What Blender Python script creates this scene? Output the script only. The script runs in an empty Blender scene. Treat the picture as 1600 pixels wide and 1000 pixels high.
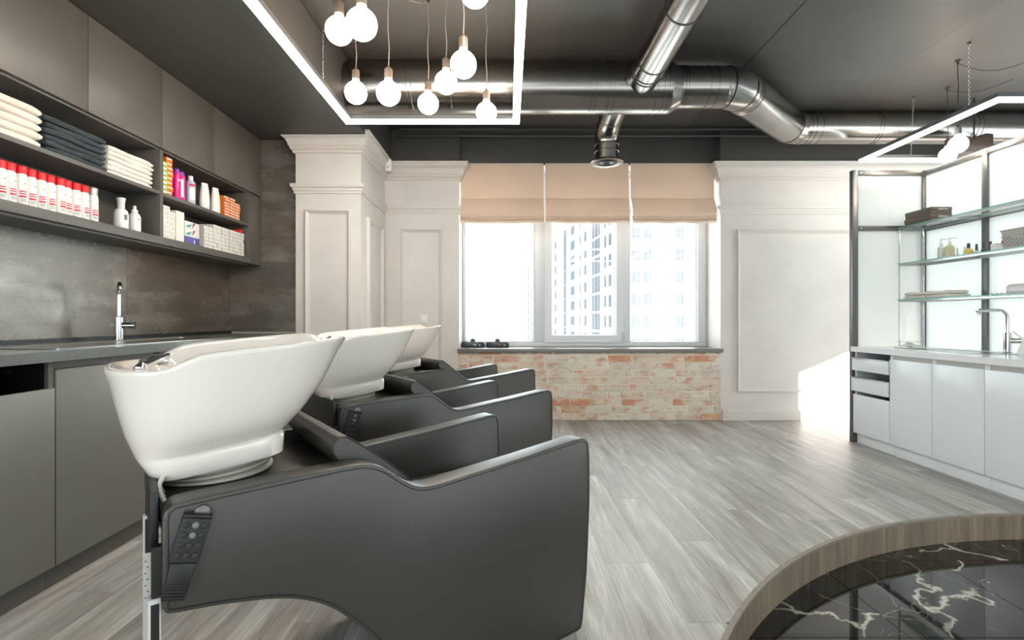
import bpy, bmesh, math, random
from mathutils import Vector, Matrix
random.seed(7)
R = math.radians
SC = bpy.context.scene
COL = SC.collection

# ------------------------------------------------------------------ camera
cam = bpy.data.cameras.new('camera')
cam.sensor_width = 36.0
cam.lens = 36.0 * 796.0 / 1600.0
cam.shift_x = 7.0 / 1600.0
cam.shift_y = -2.0 / 1600.0
cam.clip_start = 0.02
cam.clip_end = 500
camo = bpy.data.objects.new('camera', cam)
camo.location = (0, 0, 1.05)
camo.rotation_euler = (R(90), 0, 0)
COL.objects.link(camo)
SC.camera = camo

# ------------------------------------------------------------------ world, sun, exposure
world = bpy.data.worlds.new('sky')
SC.world = world
world.use_nodes = True
bg = world.node_tree.nodes['Background']
bg.inputs[0].default_value = (0.85, 0.95, 1.0, 1)
bg.inputs[1].default_value = 5.0
SUN_DIR = Vector((-0.66, 1.0, -0.29))
sun = bpy.data.lights.new('sun', 'SUN')
sun.energy = 30.0
sun.angle = R(0.6)
sun.color = (1.0, 0.94, 0.90)
suno = bpy.data.objects.new('sun', sun)
suno.rotation_euler = SUN_DIR.to_track_quat('-Z', 'Y').to_euler()
suno.location = (12, -8, 8)
COL.objects.link(suno)

def portal(name, loc, direction, sx, sy):
    l = bpy.data.lights.new(name, 'AREA')
    l.shape = 'RECTANGLE'; l.size = sx; l.size_y = sy
    l.cycles.is_portal = True
    o = bpy.data.objects.new(name, l)
    o.location = loc
    o.rotation_euler = Vector(direction).to_track_quat('-Z', 'Y').to_euler()
    COL.objects.link(o)

YR0 = -4.15                                 # outer face of the rear wall
WX = 6.4                                    # window wall on the right, behind the partition
portal('window_portal_back', (0.85, 5.70, 1.70), (0, -1, 0), 2.7, 1.95)
RW = [(-3.7, -1.1), (-0.7, 1.9), (2.1, 4.7)]  # first opening is an unseen window added for fill from the rear
for a, b in RW:
    portal('window_portal_side', (WX + 0.02, (a + b) / 2, 1.1), (-1, 0, 0), b - a, 1.9)

portal('window_portal_rear', (-1.0, YR0 - 0.02, 1.35), (0, 1, 0), 2.3, 2.1)  # this and the next portal serve the added fill windows
portal('window_portal_left', (-2.64, -2.2, 1.4), (1, 0, 0), 2.8, 1.9)
vs = SC.view_settings
vs.view_transform = 'Standard'
vs.look = 'None'
vs.gamma = 1.0
vs.use_curve_mapping = False
vs.exposure = 0.40
cy = SC.cycles
cy.max_bounces = 10
cy.diffuse_bounces = 6
cy.glossy_bounces = 5
cy.transmission_bounces = 6
cy.transparent_max_bounces = 16
cy.sample_clamp_indirect = 6.0
cy.caustics_reflective = False
cy.caustics_refractive = False
cy.blur_glossy = 0.6

# ------------------------------------------------------------------ materials
def lin(c):
    return tuple(((v / 255.0) / 12.92 if v / 255.0 <= 0.04045 else ((v / 255.0 + 0.055) / 1.055) ** 2.4) for v in c) + (1.0,)

class NT:
    def __init__(s, m):
        m.use_nodes = True
        s.t = m.node_tree
        s.b = s.t.nodes['Principled BSDF']
        s.out = s.t.nodes['Material Output']
    def n(s, kind, **kw):
        nd = s.t.nodes.new(kind)
        for k, v in kw.items():
            setattr(nd, k, v)
        return nd
    def l(s, a, b):
        s.t.links.new(a, b)
    def math(s, op, a, b=None):
        nd = s.n('ShaderNodeMath', operation=op)
        for i, v in enumerate((a, b)):
            if v is None: continue
            if isinstance(v, (int, float)): nd.inputs[i].default_value = v
            else: s.l(v, nd.inputs[i])
        return nd.outputs[0]
    def ramp(s, fac, stops, interp='LINEAR'):
        nd = s.n('ShaderNodeValToRGB')
        cr = nd.color_ramp
        cr.interpolation = interp
        while len(cr.elements) < len(stops): cr.elements.new(0.5)
        for e, (p, c) in zip(cr.elements, stops):
            e.position = p; e.color = c if len(c) == 4 else tuple(c) + (1,)
        s.l(fac, nd.inputs[0])
        return nd.outputs[0]
    def mix(s, fac, a, b, blend='MIX'):
        nd = s.n('ShaderNodeMix', data_type='RGBA', blend_type=blend)
        for v, i in ((fac, 0), (a, 6), (b, 7)):
            if isinstance(v, (int, float)): nd.inputs[i].default_value = v
            elif isinstance(v, tuple): nd.inputs[i].default_value = v
            else: s.l(v, nd.inputs[i])
        return nd.outputs[2]
    def coords(s, scale=(1, 1, 1), rand=True):
        """world position, shifted by the object's random number so alike pieces differ"""
        g = s.n('ShaderNodeNewGeometry')
        v = g.outputs['Position']
        if rand:
            oi = s.n('ShaderNodeObjectInfo')
            k = s.math('MULTIPLY', oi.outputs['Random'], 37.0)
            add = s.n('ShaderNodeVectorMath', operation='ADD')
            s.l(v, add.inputs[0]); s.l(k, add.inputs[1]); v = add.outputs[0]
        mp = s.n('ShaderNodeMapping')
        mp.inputs['Scale'].default_value = scale
        s.l(v, mp.inputs[0])
        return mp.outputs[0]
    def noise(s, vec, scale, detail=4, rough=0.55, dist=0.0):
        nd = s.n('ShaderNodeTexNoise')
        nd.inputs['Scale'].default_value = scale
        nd.inputs['Detail'].default_value = detail
        nd.inputs['Roughness'].default_value = rough
        nd.inputs['Distortion'].default_value = dist
        s.l(vec, nd.inputs['Vector'])
        return nd.outputs['Fac']
    def bump(s, h, strength=0.2, dist=0.01):
        nd = s.n('ShaderNodeBump')
        nd.inputs['Strength'].default_value = strength
        nd.inputs['Distance'].default_value = dist
        s.l(h, nd.inputs['Height'])
        s.l(nd.outputs[0], s.b.inputs['Normal'])

def mat(name, c, rough=0.5, metal=0.0, var=0.0, vscale=8.0, spec=0.5, coat=0.0, bump=0.0, bscale=60.0, emit=None, estr=0.0):
    m = bpy.data.materials.new(name)
    t = NT(m)
    b = t.b
    c = lin(c)
    b.inputs['Base Color'].default_value = c
    b.inputs['Roughness'].default_value = rough
    b.inputs['Metallic'].default_value = metal
    b.inputs['Specular IOR Level'].default_value = spec
    b.inputs['Coat Weight'].default_value = coat
    if var:
        f = t.noise(t.coords(), vscale, 3)
        lo = tuple(max(0, v * (1 - var)) for v in c[:3]) + (1,)
        hi = tuple(min(1, v * (1 + var)) for v in c[:3]) + (1,)
        t.l(t.ramp(f, [(0.3, lo), (0.7, hi)]), b.inputs['Base Color'])
    if bump:
        t.bump(t.noise(t.coords(rand=False), bscale, 3), bump, 0.003)
    if emit:
        b.inputs['Emission Color'].default_value = tuple(emit) + (1,)
        b.inputs['Emission Strength'].default_value = estr
    m.diffuse_color = c
    return m

def m_glass(name, tint, refl=0.08):
    m = bpy.data.materials.new(name); t = NT(m)
    t.t.nodes.remove(t.b)
    tr = t.n('ShaderNodeBsdfTransparent'); tr.inputs[0].default_value = tint + (1,)
    gl = t.n('ShaderNodeBsdfGlossy'); gl.inputs['Roughness'].default_value = 0.02
    fr = t.n('ShaderNodeLayerWeight'); fr.inputs[0].default_value = 0.5
    fc = t.math('ADD', t.math('MULTIPLY', t.math('POWER', fr.outputs['Facing'], 5.0), 0.9), refl)
    mx = t.n('ShaderNodeMixShader')
    t.l(fc, mx.inputs[0]); t.l(tr.outputs[0], mx.inputs[1]); t.l(gl.outputs[0], mx.inputs[2])
    t.l(mx.outputs[0], t.out.inputs[0])
    return m

def m_frost(name, col):
    m = bpy.data.materials.new(name); t = NT(m)
    t.t.nodes.remove(t.b)
    tl = t.n('ShaderNodeBsdfTranslucent'); tl.inputs[0].default_value = col + (1,)
    df = t.n('ShaderNodeBsdfDiffuse'); df.inputs[0].default_value = col + (1,)
    gl = t.n('ShaderNodeBsdfGlossy'); gl.inputs['Roughness'].default_value = 0.06
    m1 = t.n('ShaderNodeMixShader'); m1.inputs[0].default_value = 0.30
    t.l(tl.outputs[0], m1.inputs[1]); t.l(df.outputs[0], m1.inputs[2])
    fr = t.n('ShaderNodeLayerWeight'); fr.inputs[0].default_value = 0.5
    fc = t.math('ADD', t.math('MULTIPLY', t.math('POWER', fr.outputs['Facing'], 5.0), 0.8), 0.05)
    m2 = t.n('ShaderNodeMixShader')
    t.l(fc, m2.inputs[0]); t.l(m1.outputs[0], m2.inputs[1]); t.l(gl.outputs[0], m2.inputs[2])
    t.l(m2.outputs[0], t.out.inputs[0])
    return m

def m_wood(name, dark, light, axis='y', rough=0.46):
    m = bpy.data.materials.new(name); t = NT(m)
    sc = (9, 0.9, 9) if axis == 'y' else (9, 9, 0.9)
    v = t.coords(sc)
    big = t.noise(v, 1.3, 6, 0.6, 0.6)
    v2 = t.coords((60, 2.5, 60) if axis == 'y' else (60, 60, 2.5))
    fine = t.noise(v2, 2.0, 5, 0.65)
    f = t.math('ADD', t.math('MULTIPLY', big, 0.62), t.math('MULTIPLY', fine, 0.38))
    col = t.ramp(f, [(0.32, lin(dark)), (0.52, lin(tuple((a + b) / 2 for a, b in zip(dark, light)))), (0.68, lin(light))])
    oi = t.n('ShaderNodeObjectInfo')
    k = t.math('ADD', t.math('MULTIPLY', oi.outputs['Random'], 0.30), 0.85)
    hs = t.n('ShaderNodeHueSaturation'); t.l(col, hs.inputs['Color']); t.l(k, hs.inputs['Value'])
    t.l(hs.outputs[0], t.b.inputs['Base Color'])
    t.l(t.math('ADD', t.math('MULTIPLY', fine, 0.2), rough - 0.1), t.b.inputs['Roughness'])
    t.bump(fine, 0.12, 0.004)
    t.b.inputs['Specular IOR Level'].default_value = 0.3
    return m

def m_marble():
    m = bpy.data.materials.new('black_marble'); t = NT(m)
    v = t.coords((1, 1, 1))
    nz = t.n('ShaderNodeTexNoise'); nz.inputs['Scale'].default_value = 3.0; nz.inputs['Detail'].default_value = 5
    t.l(v, nz.inputs['Vector'])
    add = t.n('ShaderNodeVectorMath', operation='MULTIPLY_ADD')
    t.l(nz.outputs['Color'], add.inputs[0]); add.inputs[1].default_value = (0.5, 0.5, 0.5); t.l(v, add.inputs[2])
    def vein(scale, w, seed):
        vo = t.n('ShaderNodeTexVoronoi', feature='DISTANCE_TO_EDGE'); vo.inputs['Scale'].default_value = scale
        mp = t.n('ShaderNodeMapping'); mp.inputs['Location'].default_value = (seed, seed, 0); t.l(add.outputs[0], mp.inputs[0])
        t.l(mp.outputs[0], vo.inputs['Vector'])
        return t.ramp(vo.outputs['Distance'], [(0.0, (1, 1, 1)), (w, (0, 0, 0))])
    mask = t.ramp(t.noise(v, 1.8, 2), [(0.47, (0, 0, 0)), (0.62, (1, 1, 1))])
    mask2 = t.ramp(t.noise(v, 3.1, 2), [(0.50, (0, 0, 0)), (0.60, (1, 1, 1))])
    v1 = t.mix(1.0, vein(1.15, 0.013, 3.1), mask, 'MULTIPLY')
    v2 = t.mix(1.0, t.mix(1.0, vein(3.1, 0.008, 9.7), mask2, 'MULTIPLY'), (0.30, 0.27, 0.22, 1), 'MULTIPLY')
    c = t.mix(v1, (0.010, 0.008, 0.0065, 1), (0.55, 0.50, 0.42, 1))
    c = t.mix(1.0, c, v2, 'ADD')
    t.l(c, t.b.inputs['Base Color'])
    t.b.inputs['Roughness'].default_value = 0.03
    t.bump(t.noise(v, 2.5, 1), 0.02, 0.01)
    return m

def m_rust():
    m = bpy.data.materials.new('oxidised_metal_tile'); t = NT(m)
    v = t.coords((1.0, 1.0, 1.7))
    a = t.noise(v, 1.1, 7, 0.62, 0.2)
    st = t.noise(t.coords((1.0, 1.0, 6)), 1.6, 6, 0.62)
    sp = t.noise(t.coords((1, 1, 1)), 34, 5, 0.75)
    f = t.math('ADD', t.math('ADD', t.math('MULTIPLY', a, 0.55), t.math('MULTIPLY', st, 0.33)), t.math('MULTIPLY', sp, 0.12))
    c = t.ramp(f, [(0.34, lin((86, 78, 71))), (0.50, lin((122, 115, 106))), (0.62, lin((166, 164, 154))), (0.72, lin((206, 204, 192)))])
    warm = t.ramp(t.noise(t.coords((0.7, 0.7, 1.6)), 1.5, 6), [(0.48, (0, 0, 0)), (0.72, (1, 1, 1))])
    c = t.mix(t.math('MULTIPLY', warm, 0.65), c, lin((132, 104, 82)))
    spk = t.ramp(t.math('MULTIPLY', sp, a), [(0.26, (0, 0, 0)), (0.46, (1, 1, 1))])
    c = t.mix(t.math('MULTIPLY', spk, 0.5), c, lin((52, 46, 42)))
    t.l(c, t.b.inputs['Base Color'])
    t.b.inputs['Metallic'].default_value = 0.5
    t.l(t.ramp(f, [(0.3, (0.22, 0.22, 0.22)), (0.7, (0.34, 0.34, 0.34))]), t.b.inputs['Roughness'])
    t.bump(t.math('ADD', sp, st), 0.10, 0.004)
    return m

def m_brick():
    m = bpy.data.materials.new('reclaimed_brick'); t = NT(m)
    oi = t.n('ShaderNodeObjectInfo')
    base = t.ramp(oi.outputs['Random'], [(0.0, lin((226, 216, 202))), (0.3, lin((216, 206, 192))), (0.5, lin((220, 200, 182))), (0.72, lin((204, 200, 190))), (0.88, lin((214, 170, 140))), (1.0, lin((200, 140, 108)))])
    a = t.ramp(t.noise(t.coords((1, 1, 2)), 9, 6, 0.65), [(0.50, (0, 0, 0)), (0.60, (1, 1, 1))])
    c = t.mix(t.math('MULTIPLY', a, 0.7), base, lin((196, 128, 96)))
    b = t.ramp(t.noise(t.coords((1, 1, 2)), 16, 5, 0.65), [(0.58, (0, 0, 0)), (0.68, (1, 1, 1))])
    c = t.mix(t.math('MULTIPLY', b, 0.6), c, lin((132, 112, 98)))
    w = t.ramp(t.noise(t.coords((1, 1, 1)), 6, 4), [(0.50, (0, 0, 0)), (0.64, (1, 1, 1))])
    c = t.mix(t.math('MULTIPLY', w, 0.7), c, lin((226, 220, 208)))
    t.l(c, t.b.inputs['Base Color'])
    t.b.inputs['Roughness'].default_value = 0.85
    t.bump(t.noise(t.coords((1, 1, 1)), 40, 5), 0.5, 0.006)
    return m

M = {}
M['paint_black'] = mat('black_ceiling_paint', (72, 69, 66), 0.5, var=0.10, vscale=1.5)
M['plaster'] = mat('white_plaster', (214, 207, 202), 0.55, var=0.05, vscale=3.0, bump=0.05, bscale=25)
M['moulding'] = mat('white_moulding_paint', (212, 205, 199), 0.45)
M['outer'] = mat('rear_wall_paint', (205, 203, 200), 0.7)
M['laminate'] = mat('warm_grey_laminate', (90, 84, 78), 0.38, var=0.05, vscale=2.0)
M['laminate_dark'] = mat('grey_carcass', (96, 92, 88), 0.42)
M['door_grey'] = mat('graphite_door', (118, 116, 112), 0.42, var=0.06, vscale=3.0)
M['black'] = mat('black_plastic', (22, 22, 22), 0.4)
M['rubber'] = mat('dark_rubber', (38, 38, 38), 0.6)
M['stone'] = mat('dark_stone_worktop', (104, 108, 107), 0.16, var=0.12, vscale=60.0)
M['leather'] = mat('charcoal_leather', (54, 50, 45), 0.33, spec=0.75, bump=0.25, bscale=320)
M['leather_seam'] = mat('leather_seam', (34, 33, 31), 0.5)
M['ceramic'] = mat('white_ceramic', (230, 220, 212), 0.06, coat=0.4)
M['ceramic_trim'] = mat('cream_plastic', (222, 217, 206), 0.35)
M['chrome'] = mat('chrome', (214, 214, 216), 0.08, metal=1.0)
M['steel'] = mat('brushed_steel', (170, 168, 165), 0.28, metal=1.0)
M['alu'] = mat('grey_aluminium', (112, 110, 108), 0.36, metal=0.7)
M['bolt'] = mat('bolt_zinc', (190, 190, 188), 0.25, metal=1.0)
M['galv'] = mat('galvanised_duct', (146, 142, 138), 0.23, metal=1.0, var=0.10, vscale=2.5)
M['galv_dark'] = mat('duct_joint', (70, 68, 66), 0.35, metal=0.9)
M['white_gloss'] = mat('white_lacquer', (222, 226, 228), 0.22)
M['white_top'] = mat('white_worktop', (228, 230, 232), 0.18)
M['pvc'] = mat('white_pvc', (224, 226, 229), 0.3)
M['linen'] = mat('beige_blind_fabric', (196, 178, 158), 0.8, var=0.03, vscale=5, bump=0.06, bscale=300)
def m_cloth(name, c, tr):
    m = mat(name, c, 0.85, var=0.03, vscale=5, bump=0.06, bscale=300); t = NT(m)
    tl = t.n('ShaderNodeBsdfTranslucent'); tl.inputs[0].default_value = lin(c)
    mx = t.n('ShaderNodeMixShader'); mx.inputs[0].default_value = tr
    t.l(t.b.outputs[0], mx.inputs[1]); t.l(tl.outputs[0], mx.inputs[2]); t.l(mx.outputs[0], t.out.inputs[0])
    return m
M['linen'] = m_cloth('beige_blind_cloth', (230, 209, 190), 0.22)
M['mortar'] = mat('mortar', (252, 242, 228), 0.9)
M['sill'] = mat('grey_sill_laminate', (120, 116, 112), 0.3)
M['brick'] = m_brick()
M['wood'] = m_wood('grey_wood_plank', (124, 117, 110), (208, 206, 203))
M['riser'] = m_wood('wood_riser', (96, 82, 68), (160, 142, 122), axis='z', rough=0.5)
M['screed'] = mat('floor_screed', (84, 78, 72), 0.8)
M['marble'] = m_marble()
M['grout'] = mat('grey_grout', (196, 186, 172), 0.8)
M['rust'] = m_rust()
M['tile_joint'] = mat('pale_tile_joint', (186, 178, 168), 0.7)
M['pane'] = m_glass('window_glass', (0.98, 1.0, 1.0))
M['shelf_glass'] = m_glass('shelf_glass', (0.90, 0.97, 0.95))
M['shelf_edge'] = mat('glass_edge_green', (120, 186, 172), 0.12)
M['frost'] = m_frost('frosted_glass', (0.91, 0.94, 0.94))
M['led'] = mat('led_diffuser', (255, 255, 255), 0.4, emit=(0.88, 1.0, 0.98), estr=18.0)
M['bulb'] = mat('opal_bulb', (255, 250, 242), 0.2, emit=(1.0, 0.80, 0.61), estr=42.0)
M['led_body'] = mat('led_profile', (120, 122, 124), 0.4, metal=0.6)
M['cord'] = mat('grey_cord', (120, 112, 104), 0.5)
M['dark_cord'] = mat('dark_cord', (44, 42, 40), 0.5)
M['socket'] = mat('lamp_socket', (92, 82, 74), 0.4, metal=0.3)
M['facade'] = mat('pale_facade', (236, 236, 234), 0.9)
M['far_window'] = mat('far_window_glass', (56, 61, 67), 0.6, spec=0.15)
M['ground'] = mat('far_ground', (190, 190, 188), 0.9)

# ------------------------------------------------------------------ geometry helpers
OFF = {}                                    # world offset of every thing's origin

class MB:
    def __init__(s):
        s.v = []; s.f = []; s.mi = []; s.cur = 0
    def m(s, i): s.cur = i; return s
    def add(s, vs, fs):
        o = len(s.v)
        s.v += [tuple(p) for p in vs]
        for f in fs:
            s.f.append(tuple(i + o for i in f)); s.mi.append(s.cur)
        return s
    def box(s, x0, y0, z0, x1, y1, z1):
        x0, x1 = min(x0, x1), max(x0, x1); y0, y1 = min(y0, y1), max(y0, y1); z0, z1 = min(z0, z1), max(z0, z1)
        return s.add([(x0, y0, z0), (x1, y0, z0), (x1, y1, z0), (x0, y1, z0), (x0, y0, z1), (x1, y0, z1), (x1, y1, z1), (x0, y1, z1)],
                     [(0, 3, 2, 1), (4, 5, 6, 7), (0, 1, 5, 4), (1, 2, 6, 5), (2, 3, 7, 6), (3, 0, 4, 7)])
    def rings(s, rings, cap0=True, cap1=True, closed=True):
        o = len(s.v); n = len(rings[0])
        for r in rings: s.v += [tuple(p) for p in r]
        m = n if closed else n - 1
        for k in range(len(rings) - 1):
            for i in range(m):
                j = (i + 1) % n
                s.f.append((o + k * n + i, o + k * n + j, o + (k + 1) * n + j, o + (k + 1) * n + i)); s.mi.append(s.cur)
        if cap0: s.f.append(tuple(o + i for i in reversed(range(n)))); s.mi.append(s.cur)
        if cap1: s.f.append(tuple(o + (len(rings) - 1) * n + i for i in range(n))); s.mi.append(s.cur)
        return s
    def lathe(s, prof, c=(0, 0, 0), n=20, cap0=True, cap1=True):
        return s.rings([[(c[0] + r * math.cos(2 * math.pi * i / n), c[1] + r * math.sin(2 * math.pi * i / n), c[2] + z) for i in range(n)] for r, z in prof], cap0, cap1)
    def tube(s, path, r, n=10, caps=True):
        P = [Vector(p) for p in path]
        rs = r if isinstance(r, (list, tuple)) else [r] * len(P)
        T = []
        for i in range(len(P)):
            a = P[max(i - 1, 0)]; b = P[min(i + 1, len(P) - 1)]
            T.append((b - a).normalized())
        up = Vector((0, 0, 1)) if abs(T[0].z) < 0.9 else Vector((1, 0, 0))
        nrm = (up - T[0] * up.dot(T[0])).normalized()
        out = []
        for p, t, q in zip(P, T, rs):
            nrm = nrm - t * nrm.dot(t)
            nrm.normalize()
            bn = t.cross(nrm)
            out.append([p + (nrm * math.cos(2 * math.pi * i / n) + bn * math.sin(2 * math.pi * i / n)) * q for i in range(n)])
        return s.rings(out, caps, caps)
    def prism(s, poly, fn, a, b):
        """poly of 2D points swept from a to b; fn(p, t) -> 3D point"""
        return s.rings([[fn(p, a) for p in poly], [fn(p, b) for p in poly]])
    def sphere(s, c, r, n=20, k=12, sq=1.0):
        prof = [(max(1e-4, r * math.sin(math.pi * i / k)), -r * sq * math.cos(math.pi * i / k)) for i in range(k + 1)]
        return s.lathe(prof, c, n)
    def build(s, name, mats, parent=None, smooth=None, bevel=0.0, seg=2, kind=None, origin=None):
        if not isinstance(mats, (list, tuple)): mats = [mats]
        mats = [M[x] if isinstance(x, str) else x for x in mats]
        if parent is not None:
            off = OFF[parent.name]
        elif origin is not None:
            off = Vector(origin)
        else:
            xs = [p[0] for p in s.v]; ys = [p[1] for p in s.v]; zs = [p[2] for p in s.v]
            off = Vector(((min(xs) + max(xs)) / 2, (min(ys) + max(ys)) / 2, min(zs)))
        me = bpy.data.meshes.new(name)
        me.from_pydata([(p[0] - off.x, p[1] - off.y, p[2] - off.z) for p in s.v], [], s.f)
        for m_ in mats: me.materials.append(m_)
        if any(s.mi): me.polygons.foreach_set('material_index', s.mi)
        bm = bmesh.new(); bm.from_mesh(me)
        bmesh.ops.recalc_face_normals(bm, faces=bm.faces)
        if bevel:
            es = [e for e in bm.edges if len(e.link_faces) == 2 and e.calc_face_angle(0) > R(30)]
            bmesh.ops.bevel(bm, geom=es, offset=bevel, segments=seg, affect='EDGES', profile=0.5, clamp_overlap=True)
        bm.to_mesh(me); bm.free()
        if smooth is None: smooth = 35
        if smooth:
            me.polygons.foreach_set('use_smooth', [True] * len(me.polygons))
            me.set_sharp_from_angle(angle=R(smooth))
        me.update()
        o = bpy.data.objects.new(name, me)
        COL.objects.link(o)
        if parent is not None:
            o.parent = parent
        else:
            o.location = off
        OFF[o.name] = off
        if kind: o['kind'] = kind
        return o

def tag(o, label, cat, group=None):
    o['label'] = label; o['category'] = cat
    if group: o['group'] = group
    return o
def thing(name, label, cat, loc=(0, 0, 0), group=None):
    o = bpy.data.objects.new(name, None)
    o.empty_display_size = 0.1
    COL.objects.link(o)
    o.location = loc
    OFF[o.name] = Vector(loc)
    return tag(o, label, cat, group)
def struct(name, loc=(0, 0, 0)):
    o = bpy.data.objects.new(name, None); o.empty_display_size = 0.1
    COL.objects.link(o); o.location = loc; o['kind'] = 'structure'
    OFF[o.name] = Vector(loc)
    return o
CH = {}
def kids(o):
    return [c for c in bpy.data.objects if c.parent is o]
def copy_tree(o, loc=None, rotz=None, label=None, cat=None, parent=None):
    c = o.copy(); COL.objects.link(c)
    c.parent = parent
    if loc is not None: c.location = loc
    if rotz is not None: c.rotation_euler = (0, 0, rotz)
    if label: c['label'] = label
    OFF[c.name] = OFF[o.name]
    for k in kids(o): copy_tree(k, parent=c)
    return c
def B(name, mats, x0, y0, z0, x1, y1, z1, parent=None, bevel=0.0, kind=None, smooth=None):
    return MB().box(x0, y0, z0, x1, y1, z1).build(name, mats, parent, bevel=bevel, kind=kind, smooth=smooth)

def text_mesh(name, txt, size, mat_, parent, loc, rot, depth=0.0004):
    cu = bpy.data.curves.new(name, 'FONT'); cu.body = txt; cu.size = size; cu.extrude = depth
    cu.align_x = 'CENTER'; cu.align_y = 'CENTER'; cu.resolution_u = 2
    tmp = bpy.data.objects.new(name + '_tmp', cu); COL.objects.link(tmp)
    dg = bpy.context.evaluated_depsgraph_get()
    me = bpy.data.meshes.new_from_object(tmp.evaluated_get(dg))
    bpy.data.objects.remove(tmp); bpy.data.curves.remove(cu)
    me.name = name
    me.materials.clear(); me.materials.append(M[mat_] if isinstance(mat_, str) else mat_)
    o = bpy.data.objects.new(name, me); COL.objects.link(o)
    o.parent = parent
    o.location = Vector(loc) - OFF[parent.name]
    o.rotation_euler = rot
    OFF[o.name] = OFF[parent.name]
    return o

def arc(c, r, a0, a1, n, ax=(1, 0, 0), ay=(0, 0, 1)):
    ax = Vector(ax); ay = Vector(ay); c = Vector(c)
    return [c + ax * (r * math.cos(R(a0 + (a1 - a0) * i / n))) + ay * (r * math.sin(R(a0 + (a1 - a0) * i / n))) for i in range(n + 1)]

# ================================================================== the room
XL, YB, YR, ZC = -2.43, 5.26, -4.0, 3.0     # left wall, back wall, rear wall, ceiling
# ---- floor
CX, CY, CR = 2.80, 0.175, 2.575             # round sunken marble area
def ytop(x):
    q = CR * CR - (x - CX) ** 2
    return CY + math.sqrt(q) if q > 0 else None
def ybot(x):
    q = CR * CR - (x - CX) ** 2
    return CY - math.sqrt(q) if q > 0 else None
def strip(mb, x0, x1, y0, y1, z0, z1, n=6):
    """rectangle x0..x1, y0..y1 minus the circle, as a slab from z0 to z1"""
    def run(pts):                            # pts: list of (x, ya, yb)
        if len(pts) < 2: return
        poly = [(x, a) for x, a, b in pts] + [(x, b) for x, a, b in reversed(pts)]
        mb.rings([[(x, y, z0) for x, y in poly], [(x, y, z1) for x, y in poly]])
    up, lo = [], []
    for i in range(n + 1):
        x = x0 + (x1 - x0) * i / n
        t, b = ytop(x), ybot(x)
        if t is None:
            up.append((x, y0, y1)); continue
        if t < y1 - 0.003: up.append((x, max(y0, t), y1))
        if b > y0 + 0.003 and t > y0: lo.append((x, y0, min(y1, b)))
    if lo and any(abs(a[2] - y1) > 1e-6 for a in lo): pass
    if lo and all(abs(a[2] - y1) < 1e-6 for a in lo) and len(lo) == n + 1:
        up = []
    elif any(ytop(x0 + (x1 - x0) * i / n) is None for i in range(n + 1)):
        lo = []
    run(up); run(lo)

floor = struct('floor', (0, 0, 0))
mb = MB()
x = -2.62
while x < 3.6:
    strip(mb, x, min(x + 0.4, 3.6), -1.0, 5.3, -0.135, -0.013, 16)
    x += 0.4
mb.build('screed_base', 'screed', floor, smooth=0)
mb = MB()
mb.box(3.605, 2.80, -0.135, WX, 5.3, -0.001).box(-2.62, YR, -0.135, -0.0, -1.002, -0.001)
mb.build('outer_floor', 'wood', floor, smooth=0)
PW, PL = 0.192, 1.22
k = 0
x = -2.46
offs = [0.0, 0.47, 0.9, 0.25, 0.7, 1.08, 0.36]
while x < 3.6:
    y = -1.0 - offs[k % 7]
    while y < YB:
        a, b = max(y, -1.0), min(y + PL, 5.285)
        if b - a > 0.04:
            mb = MB()
            strip(mb, x + 0.0006, min(x + PW, 3.6) - 0.0006, a + 0.0006, b - 0.0006, -0.012, 0.0, 8)
            if mb.v:
                mb.build('plank', 'wood', floor, smooth=0)
        y += PL
    x += PW; k += 1
# ---- sunken marble floor
pit = struct('floor_sunken', (1.5, 1.2, -0.2))
B('mortar_bed', 'grout', 0.0, -2.5, -0.2, WX, 2.79, -0.1425, pit, smooth=0)
tx = [0.29 + 0.603 * i for i in range(-0, 7)]
ty = [1.894 + 0.608 * i for i in range(-5, 2)]
for xa in tx:
    for ya in ty:
        nx = min(max(CX, xa), xa + 0.6); ny = min(max(CY, ya), ya + 0.6)
        if math.hypot(nx - CX, ny - CY) < CR and ya + 0.6 > -0.9:
            B('marble_tile', 'marble', xa + 0.0018, ya + 0.0018, -0.1425, xa + 0.6012, min(ya + 0.6062, 2.79), -0.1365, pit, smooth=0)
# ---- the curved riser, one board after another, with its nosing
rs = struct('trim_1', (0.7, 1.66, -0.14))
a = 76.0
da = math.degrees(0.118 / CR)
while a < 205:
    w = da * random.uniform(0.75, 1.3)
    mb = MB()
    n = 3
    ring = []
    for i in range(n + 1):
        t = R(a + 0.02 + (w - 0.04) * i / n)
        for rr in (CR - 0.012, CR - 0.0005):
            ring.append((CX + rr * math.cos(t), CY + rr * math.sin(t)))
    poly = ring[0::2] + ring[1::2][::-1]
    mb.rings([[(p[0], p[1], -0.139) for p in poly], [(p[0], p[1], -0.010) for p in poly]])
    mb.build('riser_board', 'riser', rs, smooth=0)
    a += w
pts = [(CX + math.cos(R(t)) , CY + math.sin(R(t))) for t in range(70, 206, 2)]
mb = MB()
rgs = []
for t in range(70, 207, 2):
    c, s_ = math.cos(R(t)), math.sin(R(t))
    rgs.append([(CX + rr * c, CY + rr * s_, z) for rr, z in ((CR - 0.016, -0.0105), (CR + 0.004, -0.0105), (CR + 0.004, 0.0012), (CR - 0.016, 0.0012))])
mb.rings(rgs).build('step_nosing', mat('step_nosing_wood', (128, 118, 106), 0.45, var=0.15, vscale=20), rs, smooth=30)

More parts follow.
